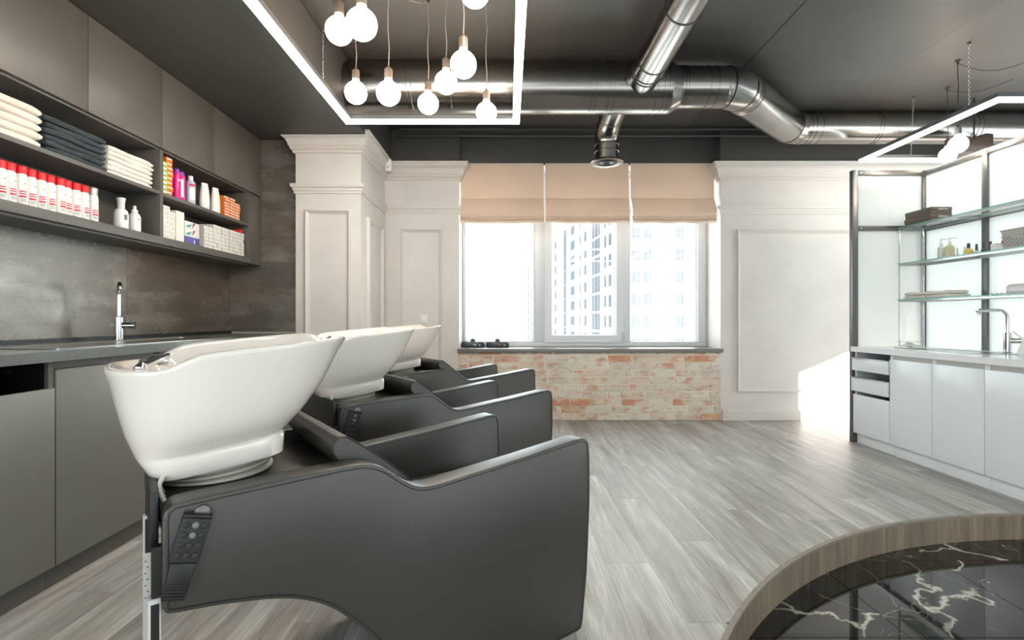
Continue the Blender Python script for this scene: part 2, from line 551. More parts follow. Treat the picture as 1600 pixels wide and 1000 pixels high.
# ---- ceiling: painted boards with open joints, and the lower soffit over the cabinets
ceil = struct('ceiling', (0, 0, ZC))
B('ceiling_deck', 'paint_black', -2.6, YR, ZC + 0.012, WX + 0.2, 5.8, ZC + 0.15, ceil, smooth=0)
for i in range(-3, 4):
    xa = 1.83 + 1.2 * i
    for j in range(-3, 1):
        ya = 4.16 + 2.45 * j
        x0, x1 = max(xa, -1.19), min(xa + 1.2, WX); y0, y1 = max(ya, YR), min(ya + 2.45, 5.44)
        if x1 - x0 > 0.05 and y1 - y0 > 0.05:
            B('ceiling_board', 'paint_black', x0 + (0.003 if i == 0 else 0.0008), y0 + 0.0006, ZC, x1 - (0.003 if i == -1 else 0.0008), y1 - 0.0006, ZC + 0.011, ceil, smooth=0)
sof = B('ceiling_soffit', 'paint_black', -2.6, YR, 2.61, -1.205, 5.5, ZC, kind='structure', smooth=0)
tray = B('trim_2', 'paint_black', -1.200, -0.5, 2.90, -1.03, 3.42, ZC - 0.002, kind='structure', bevel=0.004)

# ---- left wall with its large metal-look tiles
wl = struct('wall_left', (XL, 2.0, 0))
MB().box(-2.62, -0.8, 0, XL - 0.012, 4.46, 2.61).box(-2.62, YR, 0, XL - 0.012, -3.6, 2.61).box(-2.62, -3.6, 0, XL - 0.012, -0.8, 0.45).box(-2.62, -3.6, 2.35, XL - 0.012, -0.8, 2.61).build('wall_slab', 'outer', wl, smooth=0)
w_ = struct('window_6', (-2.53, -2.2, 0.45))  # unseen window added to let in fill light from the left
MB().box(-2.56, -3.6, 0.45, -2.50, -0.8, 0.51).box(-2.56, -3.6, 2.29, -2.50, -0.8, 2.35).box(-2.56, -3.6, 0.51, -2.50, -3.54, 2.29).box(-2.56, -0.86, 0.51, -2.50, -0.8, 2.29).box(-2.56, -2.23, 0.51, -2.50, -2.17, 2.29).build('window_frame', 'pvc', w_, smooth=0)
B('pane', 'pane', -2.535, -3.54, 0.51, -2.530, -2.23, 2.29, w_, smooth=0)
B('pane', 'pane', -2.535, -2.17, 0.51, -2.530, -0.86, 2.29, w_, smooth=0)
for y0, y1 in ((3.25, 4.45), (2.05, 3.25), (0.85, 2.05), (-0.35, 0.85)):
    for z0 in (0.937, 1.547):
        B('tile', 'rust', XL - 0.012, y0 + 0.001, z0 + 0.001, XL, y1 - 0.001, z0 + 0.609, wl, smooth=0)
B('joint_bed', 'tile_joint', XL - 0.013, -0.35, 0.90, XL - 0.004, 4.45, 2.2, wl, smooth=0)
wr = struct('wall_return', (-2.13, 4.45, 0))
B('wall_slab', 'outer', -2.62, 4.463, 0, -1.835, 4.60, 2.61, wr, smooth=0)
B('joint_bed', 'tile_joint', XL, 4.454, 0.9, -1.835, 4.462, 2.609, wr, smooth=0)
for i, z0 in enumerate((0.937, 1.547, 2.157)):
    B('tile', 'rust', XL + 0.002, 4.45, z0 + 0.001, -1.832, 4.462, min(z0 + 0.609, 2.609), wr, smooth=0)

# ---- column and back wall
colm = B('wall_column', 'plaster', -1.83, 4.40, 0, -1.266, 5.26, 2.61, kind='structure', smooth=0)
B('wall_back_left', 'plaster', -1.83, 5.26, 0, -0.50, 5.76, 2.615, kind='structure', smooth=0)
B('wall_back_right', 'plaster', 2.20, 5.26, 0, WX + 0.2, 5.76, 2.615, kind='structure', smooth=0)
B('wall_back_upper', 'paint_black', -1.204, 5.262, 2.616, -0.50, 5.76, ZC, kind='structure', smooth=0)
B('wall_frieze', 'paint_black', 2.20, 5.262, 2.616, WX + 0.2, 5.76, ZC, kind='structure', smooth=0)
B('wall_lintel', 'paint_black', -0.499, 5.40, 2.68, 2.199, 5.76, ZC, kind='structure', smooth=0)
B('trim_12', 'pvc', -0.499, 5.40, 2.668, 2.199, 5.62, 2.6795, kind='structure', smooth=0)
bw = struct('wall_below_window', (0.85, 5.26, 0))
B('mortar', 'mortar', -0.499, 5.264, 0, 2.199, 5.76, 0.70, bw, smooth=0)
row = 0
z = 0.004
while z < 0.69:
    x = -0.498 - [0.0, 0.13, 0.03, 0.17, 0.08][row % 5]
    h = min(0.0645, 0.698 - z)
    while x < 2.19:
        w = 0.252 if random.random() > 0.16 else 0.12
        a, b = max(x, -0.498), min(x + w, 2.198)
        if b - a > 0.03:
            B('brick', 'brick', a, 5.252 + random.uniform(-0.002, 0.002), z, b, 5.29, z + h, bw, bevel=0.003, smooth=0)
        x += w + 0.011
    z += 0.0752; row += 1
sill = B('window_sill', 'sill', -0.515, 5.225, 0.702, 2.215, 5.70, 0.742, bevel=0.003, kind='structure')

def sweep(path, prof, name, m_='moulding'):
    """moulding profile (out, z) along a plan path; the room is on its right-hand side"""
    P = [Vector(p) for p in path]
    D = [(P[i + 1] - P[i]).normalized() for i in range(len(P) - 1)]
    N = [Vector((d.y, -d.x)) for d in D]
    rg = []
    for i, p in enumerate(P):
        if i == 0: mv = N[0]
        elif i == len(P) - 1: mv = N[-1]
        else:
            mv = (N[i - 1] + N[i]); mv = mv / max(1e-6, mv.dot(N[i]))
        rg.append([(p.x + mv.x * o, p.y + mv.y * o, z) for o, z in prof])
    return MB().rings(rg).build(name, m_, kind='structure', smooth=25)
CORN = [(-0.002, 2.475), (0.012, 2.475), (0.020, 2.482), (0.020, 2.500), (0.032, 2.505), (0.040, 2.520), (0.040, 2.530), (0.048, 2.535),
        (0.052, 2.555), (0.066, 2.585), (0.086, 2.600), (0.092, 2.602), (0.092, 2.628), (0.098, 2.632), (0.098, 2.650), (-0.002, 2.650)]
ARCH = [(-0.002, 2.130), (0.012, 2.130), (0.012, 2.150), (0.020, 2.154), (0.020, 2.172), (0.032, 2.182), (0.036, 2.200), (0.036, 2.212), (-0.002, 2.212)]
CORN_S = [(o, min(z, 2.609)) for o, z in CORN]
pl = [(-1.83, 4.448), (-1.83, 4.40), (-1.266, 4.40), (-1.266, 5.26), (-0.50, 5.26), (-0.50, 5.36)]
sweep(pl, ARCH, 'trim_3')
# the cornice is cut off by the soffit over the column's front
sweep([(-1.83, 4.448), (-1.83, 4.40), (-1.30, 4.40)], CORN_S, 'trim_4')
sweep([(-1.30, 4.40), (-1.266, 4.40), (-1.266, 5.26), (-0.50, 5.26), (-0.50, 5.36)], CORN, 'trim_5')
pr = [(2.20, 5.36), (2.20, 5.26), (WX, 5.26)]
sweep(pr, CORN, 'trim_6'); sweep(pr, ARCH, 'trim_7')
BASE = [(-0.002, 0.002), (0.022, 0.002), (0.022, 0.098), (0.014, 0.104), (0.012, 0.116), (-0.002, 0.116)]
sweep([(2.215, 5.26), (WX, 5.26)], BASE, 'baseboard_right')
sweep([(-1.83, 4.448), (-1.83, 4.40), (-1.266, 4.40), (-1.266, 5.26), (-0.515, 5.26)], BASE, 'baseboard_left')

def frame(name, o, ux, out, u0, u1, z0, z1, w=0.040, t=0.026):
    """a raised moulding rectangle on a wall: o origin, ux along, out towards the room"""
    o, ux, out = Vector(o), Vector(ux), Vector(out)
    def pt(u, z, d): return o + ux * u + Vector((0, 0, z)) + out * d
    rg = []
    for ins, d in ((0, -0.001), (0.003, t), (0.010, t + 0.004), (0.018, t - 0.003), (w - 0.006, 0.006), (w, 0.005), (w, -0.001)):
        rg.append([pt(u0 + ins, z0 + ins, d), pt(u1 - ins, z0 + ins, d), pt(u1 - ins, z1 - ins, d), pt(u0 + ins, z1 - ins, d)])
    mb = MB()
    mb.rings(rg, False, False)
    return mb.build(name, 'moulding', kind='structure', smooth=20)
frame('trim_8', (0, 4.40, 0), (1, 0, 0), (0, -1, 0), -1.745, -1.352, 0.30, 1.99)
frame('trim_9', (-1.266, 0, 0), (0, 1, 0), (1, 0, 0), 4.57, 5.11, 0.30, 1.965)
frame('trim_10', (0, YB, 0), (1, 0, 0), (0, -1, 0), -1.10, -0.675, 0.30, 1.975)
frame('trim_11', (0, YB, 0), (1, 0, 0), (0, -1, 0), 2.365, 4.70, 0.295, 1.965)

# ---- rear and right walls, outside the picture
wrr = struct('wall_rear', (1.0, YR, 0))
MB().box(-2.62, YR - 0.15, -0.2, -2.15, YR, ZC + 0.1).box(0.15, YR - 0.15, -0.2, WX + 0.2, YR, ZC + 0.1).box(-2.15, YR - 0.15, -0.2, 0.15, YR, 0.30).box(-2.15, YR - 0.15, 2.40, 0.15, YR, ZC + 0.1).build('wall_slab', 'outer', wrr, smooth=0)
w_ = struct('window_5', (-1.0, YR - 0.08, 0.30))  # unseen window added behind the camera for frontal fill
MB().box(-2.15, YR - 0.11, 0.30, 0.15, YR - 0.05, 0.36).box(-2.15, YR - 0.11, 2.34, 0.15, YR - 0.05, 2.40).box(-2.15, YR - 0.11, 0.36, -2.09, YR - 0.05, 2.34).box(0.09, YR - 0.11, 0.36, 0.15, YR - 0.05, 2.34).box(-1.03, YR - 0.11, 0.36, -0.97, YR - 0.05, 2.34).build('window_frame', 'pvc', w_, smooth=0)
B('pane', 'pane', -2.09, YR - 0.085, 0.36, -1.03, YR - 0.08, 2.34, w_, smooth=0)
B('pane', 'pane', -0.97, YR - 0.085, 0.36, 0.09, YR - 0.08, 2.34, w_, smooth=0)
wrt = struct('wall_right', (WX, 1.0, 0))
mb = MB()
mb.box(WX, YR, -0.2, WX + 0.2, 5.26, 0.15).box(WX, YR, 2.06, WX + 0.2, 5.26, ZC)
ys = [YR] + [q for ab in RW for q in ab] + [5.26]
for i in range(0, len(ys), 2): mb.box(WX, ys[i], 0.15, WX + 0.2, ys[i + 1], 2.06)
mb.build('wall_slab', 'outer', wrt, smooth=0)
for i, (a, b) in enumerate(RW):
    w_ = struct('window_%d' % (i + 2), (WX + 0.08, (a + b) / 2, 0.15))
    mb = MB()
    mb.box(WX + 0.05, a, 0.15, WX + 0.11, b, 0.21).box(WX + 0.05, a, 2.0, WX + 0.11, b, 2.06).box(WX + 0.05, a, 0.21, WX + 0.11, a + 0.06, 2.0).box(WX + 0.05, b - 0.06, 0.21, WX + 0.11, b, 2.0)
    mb.build('window_frame', 'pvc', w_, smooth=0)
    B('pane', 'pane', WX + 0.075, a + 0.06, 0.21, WX + 0.08, b - 0.06, 2.0, w_, smooth=0)

# ---- the window in the back wall
win = struct('window_1', (0.85, 5.66, 0.742))
y0, y1 = 5.625, 5.695
zb, zt = 0.742, 2.68
fx = [-0.50, 0.385, 1.255, 2.20]
mb = MB()
mb.box(-0.498, y0, zb, 2.198, y1, zb + 0.045).box(-0.498, y0, zt - 0.06, 2.198, y1, zt - 0.002)
for x0, x1 in ((-0.498, -0.478), (0.300, 0.416), (1.272, 1.345), (2.115, 2.198)):
    mb.box(x0, y0, zb + 0.045, x1, y1, zt - 0.06)
mb.build('window_frame', 'pvc', win, bevel=0.004)
def sash(x0, x1, w, d, name, win=win):
    ya = y0 - d
    z0, z1 = zb + 0.046, zt - 0.061
    mb = MB()
    rg = []
    for ins, yy in ((0, y1 - 0.01), (0, ya), (w - 0.014, ya), (w, ya + 0.022), (w, y1 - 0.01)):
        rg.append([(x0 + ins, yy, z0 + ins), (x1 - ins, yy, z0 + ins), (x1 - ins, yy, z1 - ins), (x0 + ins, yy, z1 - ins)])
    mb.rings(rg, False, False)
    s_ = mb.build(name, 'pvc', win, smooth=20)
    B('pane', 'pane', x0 + w - 0.004, y0 + 0.03, z0 + w - 0.004, x1 - w + 0.004, y0 + 0.034, z1 - w + 0.004, s_, smooth=0)
    mb = MB()
    g = 0.004
    for a in ((x0 + w, z0 + w, x1 - w, z0 + w + g), (x0 + w, z1 - w - g, x1 - w, z1 - w), (x0 + w, z0 + w, x0 + w + g, z1 - w), (x1 - w - g, z0 + w, x1 - w, z1 - w)):
        mb.box(a[0], y0 + 0.026, a[1], a[2], y0 + 0.0295, a[3])
    mb.build('glazing_gasket', 'rubber', s_, smooth=0)
    return s_
sash(-0.477, 0.299, 0.026, 0.0, 'fixed_light')
s2 = sash(0.408, 1.280, 0.092, 0.018, 'opening_sash')
sash(1.346, 2.114, 0.020, 0.0, 'fixed_light')
mb = MB().box(0.440, y0 - 0.026, 1.34, 0.465, y0 - 0.018, 1.42).tube([(0.452, y0 - 0.03, 1.385), (0.452, y0 - 0.05, 1.385), (0.452, y0 - 0.052, 1.37), (0.452, y0 - 0.052, 1.27)], 0.009, 8)
mb.build('window_handle', 'pvc', s2)
B('hinge_cover', 'steel', 1.262, y0 - 0.03, 0.80, 1.276, y0 - 0.018, 0.90, s2)

# ---- the tower block and the ground outside
gr = B('ground_outside', 'ground', -300, 30, -26, 300, 320, -25, kind='structure', smooth=0)
tw = thing('apartment_tower', 'pale high-rise apartment block seen through the window', 'building', (22, 75, -25))
mb = MB()
pts = [(15.3, 68.0), (40.0, 68.0), (40.0, 190.0), (6.4, 190.0)]
mb.rings([[(x, y, -25) for x, y in pts], [(x, y, 45) for x, y in pts]])
mb.build('facade_wall', 'facade', tw, smooth=0)
def fpt(y): return 15.3 - 0.0727 * (y - 68.0)
FL = 2.98
def zfl(i): return -3.2 + FL * i
for i in range(0, 6):                        # facade square to the window
    for xa, xb in ((16.4, 17.7), (18.0, 19.25), (22.3, 23.6), (26.2, 27.4)):
        mb = MB().box(xa, 67.86, zfl(i), xb, 68.05, zfl(i) + 1.75)
        wd = mb.build('window', 'facade', tw, smooth=0)
        B('pane', 'far_window', xa + 0.10, 67.84, zfl(i) + 0.1, xa + 0.72, 67.87, zfl(i) + 1.65, wd, smooth=0)
        B('pane', 'far_window', xa + 0.80, 67.84, zfl(i) + 0.1, xb - 0.08, 67.87, zfl(i) + 1.65, wd, smooth=0)
for i in range(-1, 8):                       # receding facade
    z = zfl(i)
    for yc, hw in ((73.8, 0.7), (76.5, 0.5), (89.7, 0.8), (93.9, 0.5), (100.8, 1.9), (121.0, 1.2), (150.0, 2.0), (165.0, 2.0), (178.0, 2.0)):
        a, b = yc - hw, yc + hw
        mb = MB()
        mb.rings([[(fpt(a) - 0.06, a, z), (fpt(b) - 0.06, b, z), (fpt(b) - 0.06, b, z + 1.75), (fpt(a) - 0.06, a, z + 1.75)],
                  [(fpt(a) + 0.05, a, z), (fpt(b) + 0.05, b, z), (fpt(b) + 0.05, b, z + 1.75), (fpt(a) + 0.05, a, z + 1.75)]])
        mb.build('window', 'far_window', tw, smooth=0)
    for a, b in ((79.6, 80.6), (81.0, 82.9), (83.4, 84.6), (107.5, 110.5)):
        mb = MB()
        q = 2.62 if a < 100 else 2.9
        mb.rings([[(fpt(a) - 0.08, a, z - 0.5), (fpt(b) - 0.08, b, z - 0.5), (fpt(b) - 0.08, b, z - 0.5 + q), (fpt(a) - 0.08, a, z - 0.5 + q)],
                  [(fpt(a) + 0.05, a, z - 0.5), (fpt(b) + 0.05, b, z - 0.5), (fpt(b) + 0.05, b, z - 0.5 + q), (fpt(a) + 0.05, a, z - 0.5 + q)]])
        mb.build('stairwell_glazing', 'far_window', tw, smooth=0)

# ================================================================== left wall: base units, worktop, sink, wall units
LX = -1.75                                   # faces of the base units
FX = -2.15                                   # faces of the wall units
ub = [0.20, 0.79, 1.38, 1.973, 2.573, 3.173, 3.773, 4.44]
names = [None, None, None, 'graphite base cabinet with an open gap above its door, nearest the camera', 'tall-doored graphite base cabinet behind the nearest basin',
         'graphite base cabinet hidden mostly by the middle basin', 'graphite base cabinet near the tiled corner', 'graphite base cabinet ending at the white column']
for i in range(2, 7):
    a, b = ub[i] + 0.001, ub[i + 1] - 0.001
    lab = {2: 'graphite base cabinet with an open gap above its door, nearest the camera', 3: 'full-height graphite base cabinet door directly behind the nearest white basin',
           4: 'graphite base cabinet behind the middle wash chair', 5: 'graphite base cabinet second from the tiled corner', 6: 'graphite base cabinet at the tiled corner by the column'}[i]
    t = thing('base_cabinet', lab, 'cabinet', (-2.1, (a + b) / 2, 0), 'graphite base units along the left wall')
    mb = MB()
    mb.box(-2.40, a, 0.09, LX - 0.022, a + 0.018, 0.884).box(-2.40, b - 0.018, 0.09, LX - 0.022, b, 0.884)
    mb.box(-2.40, a + 0.018, 0.09, LX - 0.022, b - 0.018, 0.108).box(-2.40, a + 0.018, 0.108, -2.385, b - 0.018, 0.884)
    mb.build('body', 'black', t, smooth=0)
    B('plinth', 'laminate_dark', LX - 0.055, a, 0.0, LX - 0.04, b, 0.095, t, bevel=0.001)
    if i == 2:
        B('door', 'door_grey', LX - 0.02, a + 0.001, 0.092, LX, b - 0.002, 0.782, t, bevel=0.0015)
        B('side_edge', 'laminate_dark', LX - 0.021, b - 0.024, 0.783, LX - 0.006, b - 0.002, 0.884, t)
        MB().tube([(LX - 0.16, b - 0.02, 0.845), (LX - 0.16, b - 0.03, 0.845)], 0.008, 12).build('screw_cap', mat('brass', (196, 150, 84), 0.3, metal=1.0), t)
    else:
        B('door', 'door_grey', LX - 0.02, a + 0.002, 0.092, LX, b - 0.002, 0.852, t, bevel=0.0015)
        B('grip_rail', 'laminate', LX - 0.04, a + 0.002, 0.853, LX - 0.024, b - 0.002, 0.884, t)
# worktop with the sink cut-out
wt = MB()
sy0, sy1, sx0, sx1 = 2.10, 3.38, -2.17, -1.84
zt0, zt1 = 0.886, 0.925
wt.box(sx1, 0.75, zt0, -1.725, 4.448, zt1).box(-2.428, 0.75, zt0, sx0, 4.448, zt1).box(sx0, 0.75, zt0, sx1, sy0, zt1).box(sx0, sy1, zt0, sx1, 4.448, zt1)
tag(wt.build('worktop', 'stone', bevel=0.0), 'long dark stone worktop along the tiled left wall', 'worktop')
tag(B('upstand', 'black', -2.428, 0.75, 0.9255, -2.41, 4.448, 0.945), 'thin black upstand strip between left worktop and tiles', 'upstand')
sk = thing('sink', 'brushed steel sink set in the dark stone worktop', 'sink', (-2.0, 2.74, 0.76))
mb = MB()
def rrect(x0, y0, x1, y1, r, z, n=4):
    out = []
    for cx, cy_, a0 in ((x1 - r, y1 - r, 0), (x0 + r, y1 - r, 90), (x0 + r, y0 + r, 180), (x1 - r, y0 + r, 270)):
        for i in range(n + 1):
            q = R(a0 + 90 * i / n)
            out.append((cx + r * math.cos(q), cy_ + r * math.sin(q), z))
    return out
mb.rings([rrect(sx0 - 0.03, sy0 - 0.03, sx1 + 0.03, sy1 + 0.03, 0.03, 0.9255), rrect(sx0 - 0.03, sy0 - 0.03, sx1 + 0.03, sy1 + 0.03, 0.03, 0.9285),
          rrect(sx0 + 0.012, sy0 + 0.012, sx1 - 0.012, sy1 - 0.012, 0.05, 0.9285), rrect(sx0 + 0.016, sy0 + 0.016, sx1 - 0.016, sy1 - 0.016, 0.05, 0.92),
          rrect(sx0 + 0.025, sy0 + 0.025, sx1 - 0.025, sy1 - 0.025, 0.05, 0.77)], True, True)
mb.build('bowl', 'steel', sk, smooth=40)
MB().box(sx0 + 0.02, 2.52, 0.772, sx1 - 0.02, 2.535, 0.926).build('bowl_divider', 'steel', sk, bevel=0.004)
MB().lathe([(0.04, 0.7705), (0.04, 0.774), (0.03, 0.775)], (-2.0, 2.95, 0), 16).build('drain', 'chrome', sk)

def tap(name, label, base, d, h, reach, lever, hr=0.16):
    """mixer tap: d = plan direction of the spout, lever = plan direction of the handle"""
    bx, by, bz = base
    t = thing(name, label, 'tap', base)
    mb = MB().lathe([(0.029, 0), (0.029, 0.004), (0.0235, 0.006), (0.0235, 0.135), (0.021, 0.138), (0.012, 0.140)], base, 20)
    mb.build('tap_body', 'chrome', t)
    d = Vector((d[0], d[1], 0)).normalized(); lv = Vector((lever[0], lever[1], 0)).normalized()
    p = Vector(base)
    path = [p + Vector((0, 0, 0.13)), p + Vector((0, 0, h - 0.05))]
    path += [p + Vector((0, 0, h - 0.05)) + d * (0.05 - 0.05 * math.cos(R(q))) + Vector((0, 0, 0.05 * math.sin(R(q)))) for q in (20, 40, 60, 75, 90)]
    path += [p + Vector((0, 0, h)) + d * reach, p + Vector((0, 0, h - 0.012)) + d * (reach + 0.012)]
    sp = MB().tube(path, 0.0115, 14).build('spout', 'chrome', t)
    MB().tube([p + Vector((0, 0, h - 0.010)) + d * reach, p + Vector((0, 0, h - 0.030)) + d * (reach + 0.004)], 0.0105, 14).build('aerator', 'steel', sp)
    q0 = p + Vector((0, 0, 0.085))
    hd = MB().tube([q0 + lv * 0.018, q0 + lv * 0.078], 0.0185, 18).tube([q0 + lv * 0.078, q0 + lv * 0.081], 0.0235, 18).build('handle', 'chrome', t)
    MB().tube([q0 + lv * 0.079 + Vector((0, 0, 0.012)), q0 + lv * 0.028 + Vector((0, 0, 0.062))], 0.0032, 8).build('lever_pin', 'chrome', hd)
    return t
tap('kitchen_tap', 'chrome mixer tap standing behind the left steel sink', (-2.275, 2.98, 0.9255), (0.62, -0.78), 0.315, 0.235, (0.95, 0.35))

# ---- wall units: one carcass of shelves and cupboards above with flap doors
wu = thing('wall_unit', 'warm grey wall unit of cupboards above two rows of open shelves', 'wall unit', (-2.29, 2.4, 1.51))
WY0, WY1 = 0.93, 4.445
mb = MB().box(-2.428, WY0, 1.512, FX, 4.255, 1.560)
mb.build('bottom_shelf', 'laminate_dark', wu, bevel=0.002)
B('bottom_rail', 'laminate', -2.42, WY0, 1.500, FX - 0.03, 4.255, 1.511, wu)
MB().box(-2.414, WY0, 1.818, FX + 0.001, 3.148, 1.840).build('middle_shelf', 'laminate_dark', wu, bevel=0.002)
MB().box(-2.414, 3.182, 1.818, FX - 0.004, 4.235, 1.840).build('middle_shelf', 'laminate_dark', wu, bevel=0.002)
for y0_, y1_ in ((3.150, 3.180), (4.237, 4.255), (WY0, WY0 + 0.018)):
    B('divider', 'laminate', -2.414, y0_, 1.561, FX + 0.002, y1_, 2.099, wu, bevel=0.0015)
B('back_panel', 'laminate_dark', -2.428, WY0, 1.561, -2.415, 4.255, 2.099, wu)
B('cupboard_body', 'laminate_dark', -2.428, WY0, 2.100, FX - 0.021, 4.44, 2.605, wu)
B('end_filler', 'laminate', -2.428, 4.258, 1.512, FX - 0.002, 4.447, 2.099, wu, bevel=0.001)
db = [0.93, 1.49, 2.05, 2.613, 3.172, 3.737, 4.447]
for a, b in zip(db, db[1:]):
    B('flap_door', 'laminate', FX - 0.020, a + 0.0016, 2.112, FX, b - 0.0016, 2.606, wu, bevel=0.001)

# ---- towels
M['towel_cream'] = mat('cream_terry', (226, 216, 206), 0.95, var=0.04, vscale=40, bump=0.6, bscale=240)
M['towel_white'] = mat('white_terry', (232, 226, 219), 0.95, var=0.04, vscale=40, bump=0.6, bscale=240)
M['towel_dark'] = mat('slate_terry', (62, 68, 74), 0.95, var=0.25, vscale=60, bump=0.8, bscale=240)
def towel(name, m_, x0, x1, y0, y1, z, h, seed, label, group, cat='towel'):
    rnd = random.Random(seed)
    ph = rnd.uniform(0, 6); amp = rnd.uniform(0.0015, 0.004)
    jx = rnd.uniform(-0.006, 0.004); jy = rnd.uniform(-0.006, 0.006)
    prof = []
    n = 7
    for i in range(n + 1):                    # rounded fold towards the room (two leaves)
        q = -90 + 180 * i / n
        prof.append((x1 + jx - h / 2 + (h / 2) * math.cos(R(q)) * 0.9, h / 2 + h / 2 * math.sin(R(q))))
    prof.insert(len(prof) // 2, (x1 + jx - 0.0035, h * 0.5))
    prof += [(x0 + 0.012, h), (x0, h * 0.75), (x0, h * 0.25), (x0 + 0.012, 0)]
    rg = []
    st = 9
    cx_ = (x0 + x1) / 2
    for k in range(st + 1):
        f = k / st
        y = y0 + jy + (y1 - y0) * f
        sag = amp * math.sin(ph + f * 7)
        e = 1.0
        rg.append([(px + (amp * 1.2 * math.sin(ph * 2 + f * 9) if px > cx_ else 0), y, z + pz * (1 + 0.6 * sag / h * (pz / h))) for px, pz in prof])
    for k, sh in ((0, 0.55), (-1, 0.55)):
        rg[k] = [(cx_ + (p[0] - cx_) * 0.97, p[1], z + h / 2 + (p[2] - z - h / 2) * sh) for p in rg[k]]
    e0 = [(cx_ + (p[0] - cx_) * 0.985, p[1] + 0.006, z + h / 2 + (p[2] - z - h / 2) * 0.88) for p in rg[0]]
    for k, idx, dy in ((0.88, 1, 0.007), (0.88, -1, -0.007)):
        src = rg[0] if idx == 1 else rg[-1]
        new = [(cx_ + (p[0] - cx_) * 0.99, src[0][1] + dy, z + h / 2 + (p[2] - z - h / 2) * 1.6) for p in src]
        rg.insert(1 if idx == 1 else len(rg) - 1, new)
    o = MB().rings(rg).build(name, m_, smooth=50)
    return tag(o, label, cat, group)
ordn = ['lowest', 'second from bottom', 'third from bottom', 'fourth from bottom', 'fifth from bottom', 'topmost']
for i in range(5):
    towel('folded_towel', 'towel_cream', -2.405, -2.17, 2.00, 2.378, 1.8405 + i * 0.0375, 0.0355, 10 + i, ('folded cream towel at the shelf edge of the picture, %s in its stack' % ordn[i if i < 4 else 5]), 'cream towels on the upper shelf')
for i in range(6):
    towel('folded_towel', 'towel_dark', -2.405, -2.165, 2.395, 2.752, 1.8405 + i * 0.0292, 0.0272, 20 + i, ('folded slate grey towel, %s in the dark stack' % ordn[i]), 'slate towels on the upper shelf')
for i in range(6):
    towel('folded_towel', 'towel_white', -2.405, -2.168, 2.768, 3.12, 1.8405 + i * 0.0268, 0.0254, 30 + i, ('folded white towel beside the shelf divider, %s in its stack' % ordn[i]), 'white towels on the upper shelf')

# ---- bottles
M['white_plastic'] = mat('white_plastic', (236, 232, 228), 0.3)
M['red_cap'] = mat('red_plastic', (226, 34, 40), 0.3)
M['red_print'] = mat('red_print', (206, 30, 56), 0.5)
M['grey_print'] = mat('grey_print', (110, 108, 112), 0.5)
M['silver_cap'] = mat('silver_plastic', (200, 192, 184), 0.28, metal=0.5)
M['clear_cap'] = mat('translucent_plastic', (216, 214, 212), 0.2)
M['pink'] = mat('pink_bottle', (214, 22, 132), 0.25)
M['purple'] = mat('purple_plastic', (104, 44, 150), 0.3)
M['lavender'] = mat('lavender_bottle', (190, 188, 208), 0.25)
def arc_print(r, a0, a1, z0, z1, n=6):
    return [[(r * math.cos(R(a0 + (a1 - a0) * i / n)), r * math.sin(R(a0 + (a1 - a0) * i / n)), z) for i in range(n + 1)] for z in (z0, z1)]
def bottle_red(label, loc, cap, h=0.176):
    t = thing('shampoo_bottle', label, 'bottle', (0, 0, 0), 'striped white bottles on the lower shelf')
    r = 0.0235
    hb = h * 0.80
    MB().lathe([(r * 0.93, 0), (r, 0.004), (r, hb * 0.84), (r * 0.94, hb * 0.93), (r * 0.80, hb)], n=20).build('bottle_body', 'white_plastic', t)
    MB().lathe([(r * 0.83, hb + 0.0005), (r * 0.88, hb + 0.001), (r * 0.90, h - 0.004), (r * 0.98, h - 0.002), (r * 0.95, h)], n=20).build('cap', cap, t)
    mb = MB()
    for z0 in (0.058, 0.048, 0.034):
        mb.rings(arc_print(r + 0.0005, -52, 12, z0, z0 + (0.005 if z0 > 0.04 else 0.008)), False, False, False)
    mb.build('label_stripes', 'red_print', t)
    mb = MB()
    for z0 in (0.095, 0.026, 0.021, 0.016):
        mb.rings(arc_print(r + 0.0005, -42 if z0 < 0.09 else -12, 8, z0, z0 + (0.004 if z0 > 0.05 else 0.002)), False, False, False)
    mb.build('label_text', 'grey_print', t)
    t.location = loc
    return t
bx = [1, 15, 32, 49, 65, 79, 93, 105, 118, 130]
on2 = ['first', 'second', 'third', 'fourth', 'fifth', 'sixth', 'seventh', 'eighth', 'ninth', 'tenth']
p0 = None
for i, px in enumerate(bx):
    y = 2.195 * 796 / (793 - px)
    lab = '%s red-capped white bottle from the left on the lower shelf' % on2[i]
    loc = (-2.195 + random.uniform(-0.006, 0.004), y, 1.5605)
    if p0 is None: p0 = bottle_red(lab, loc, 'red_cap')
    else: copy_tree(p0, loc, random.uniform(-0.2, 0.2), lab)
bottle_red('white bottle with a silver cap ending the red-capped row', (-2.195, 2.697, 1.5605), 'silver_cap', 0.180)

def simple_bottle(name, label, loc, prof, body, cap_prof, cap, group=None, n=20, sx=1.0, sy=1.0, prints=()):
    t = thing(name, label, 'bottle', (0, 0, 0), group)
    MB().lathe(prof, n=n).build('bottle_body', body, t)
    MB().lathe(cap_prof, n=n).build('cap', cap, t)
    for a0, a1, z0, z1, rr, m_ in prints:
        MB().rings(arc_print(rr, a0, a1, z0, z1, 8), False, False, False).build('label_print', m_, t)
    t.location = loc
    t.scale = (sx, sy, 1)
    return t
simple_bottle('round_bottle', 'plain white bottle with a tall clear cylindrical cap on the lower shelf', (-2.20, 2.90, 1.5605),
              [(0.034, 0), (0.036, 0.004), (0.036, 0.085), (0.030, 0.105), (0.020, 0.113), (0.018, 0.115)], 'white_plastic',
              [(0.0185, 0.1155), (0.0185, 0.150), (0.022, 0.168), (0.022, 0.176), (0.018, 0.176)], 'clear_cap', prints=[(-30, 0, 0.05, 0.08, 0.0364, 'grey_print')])
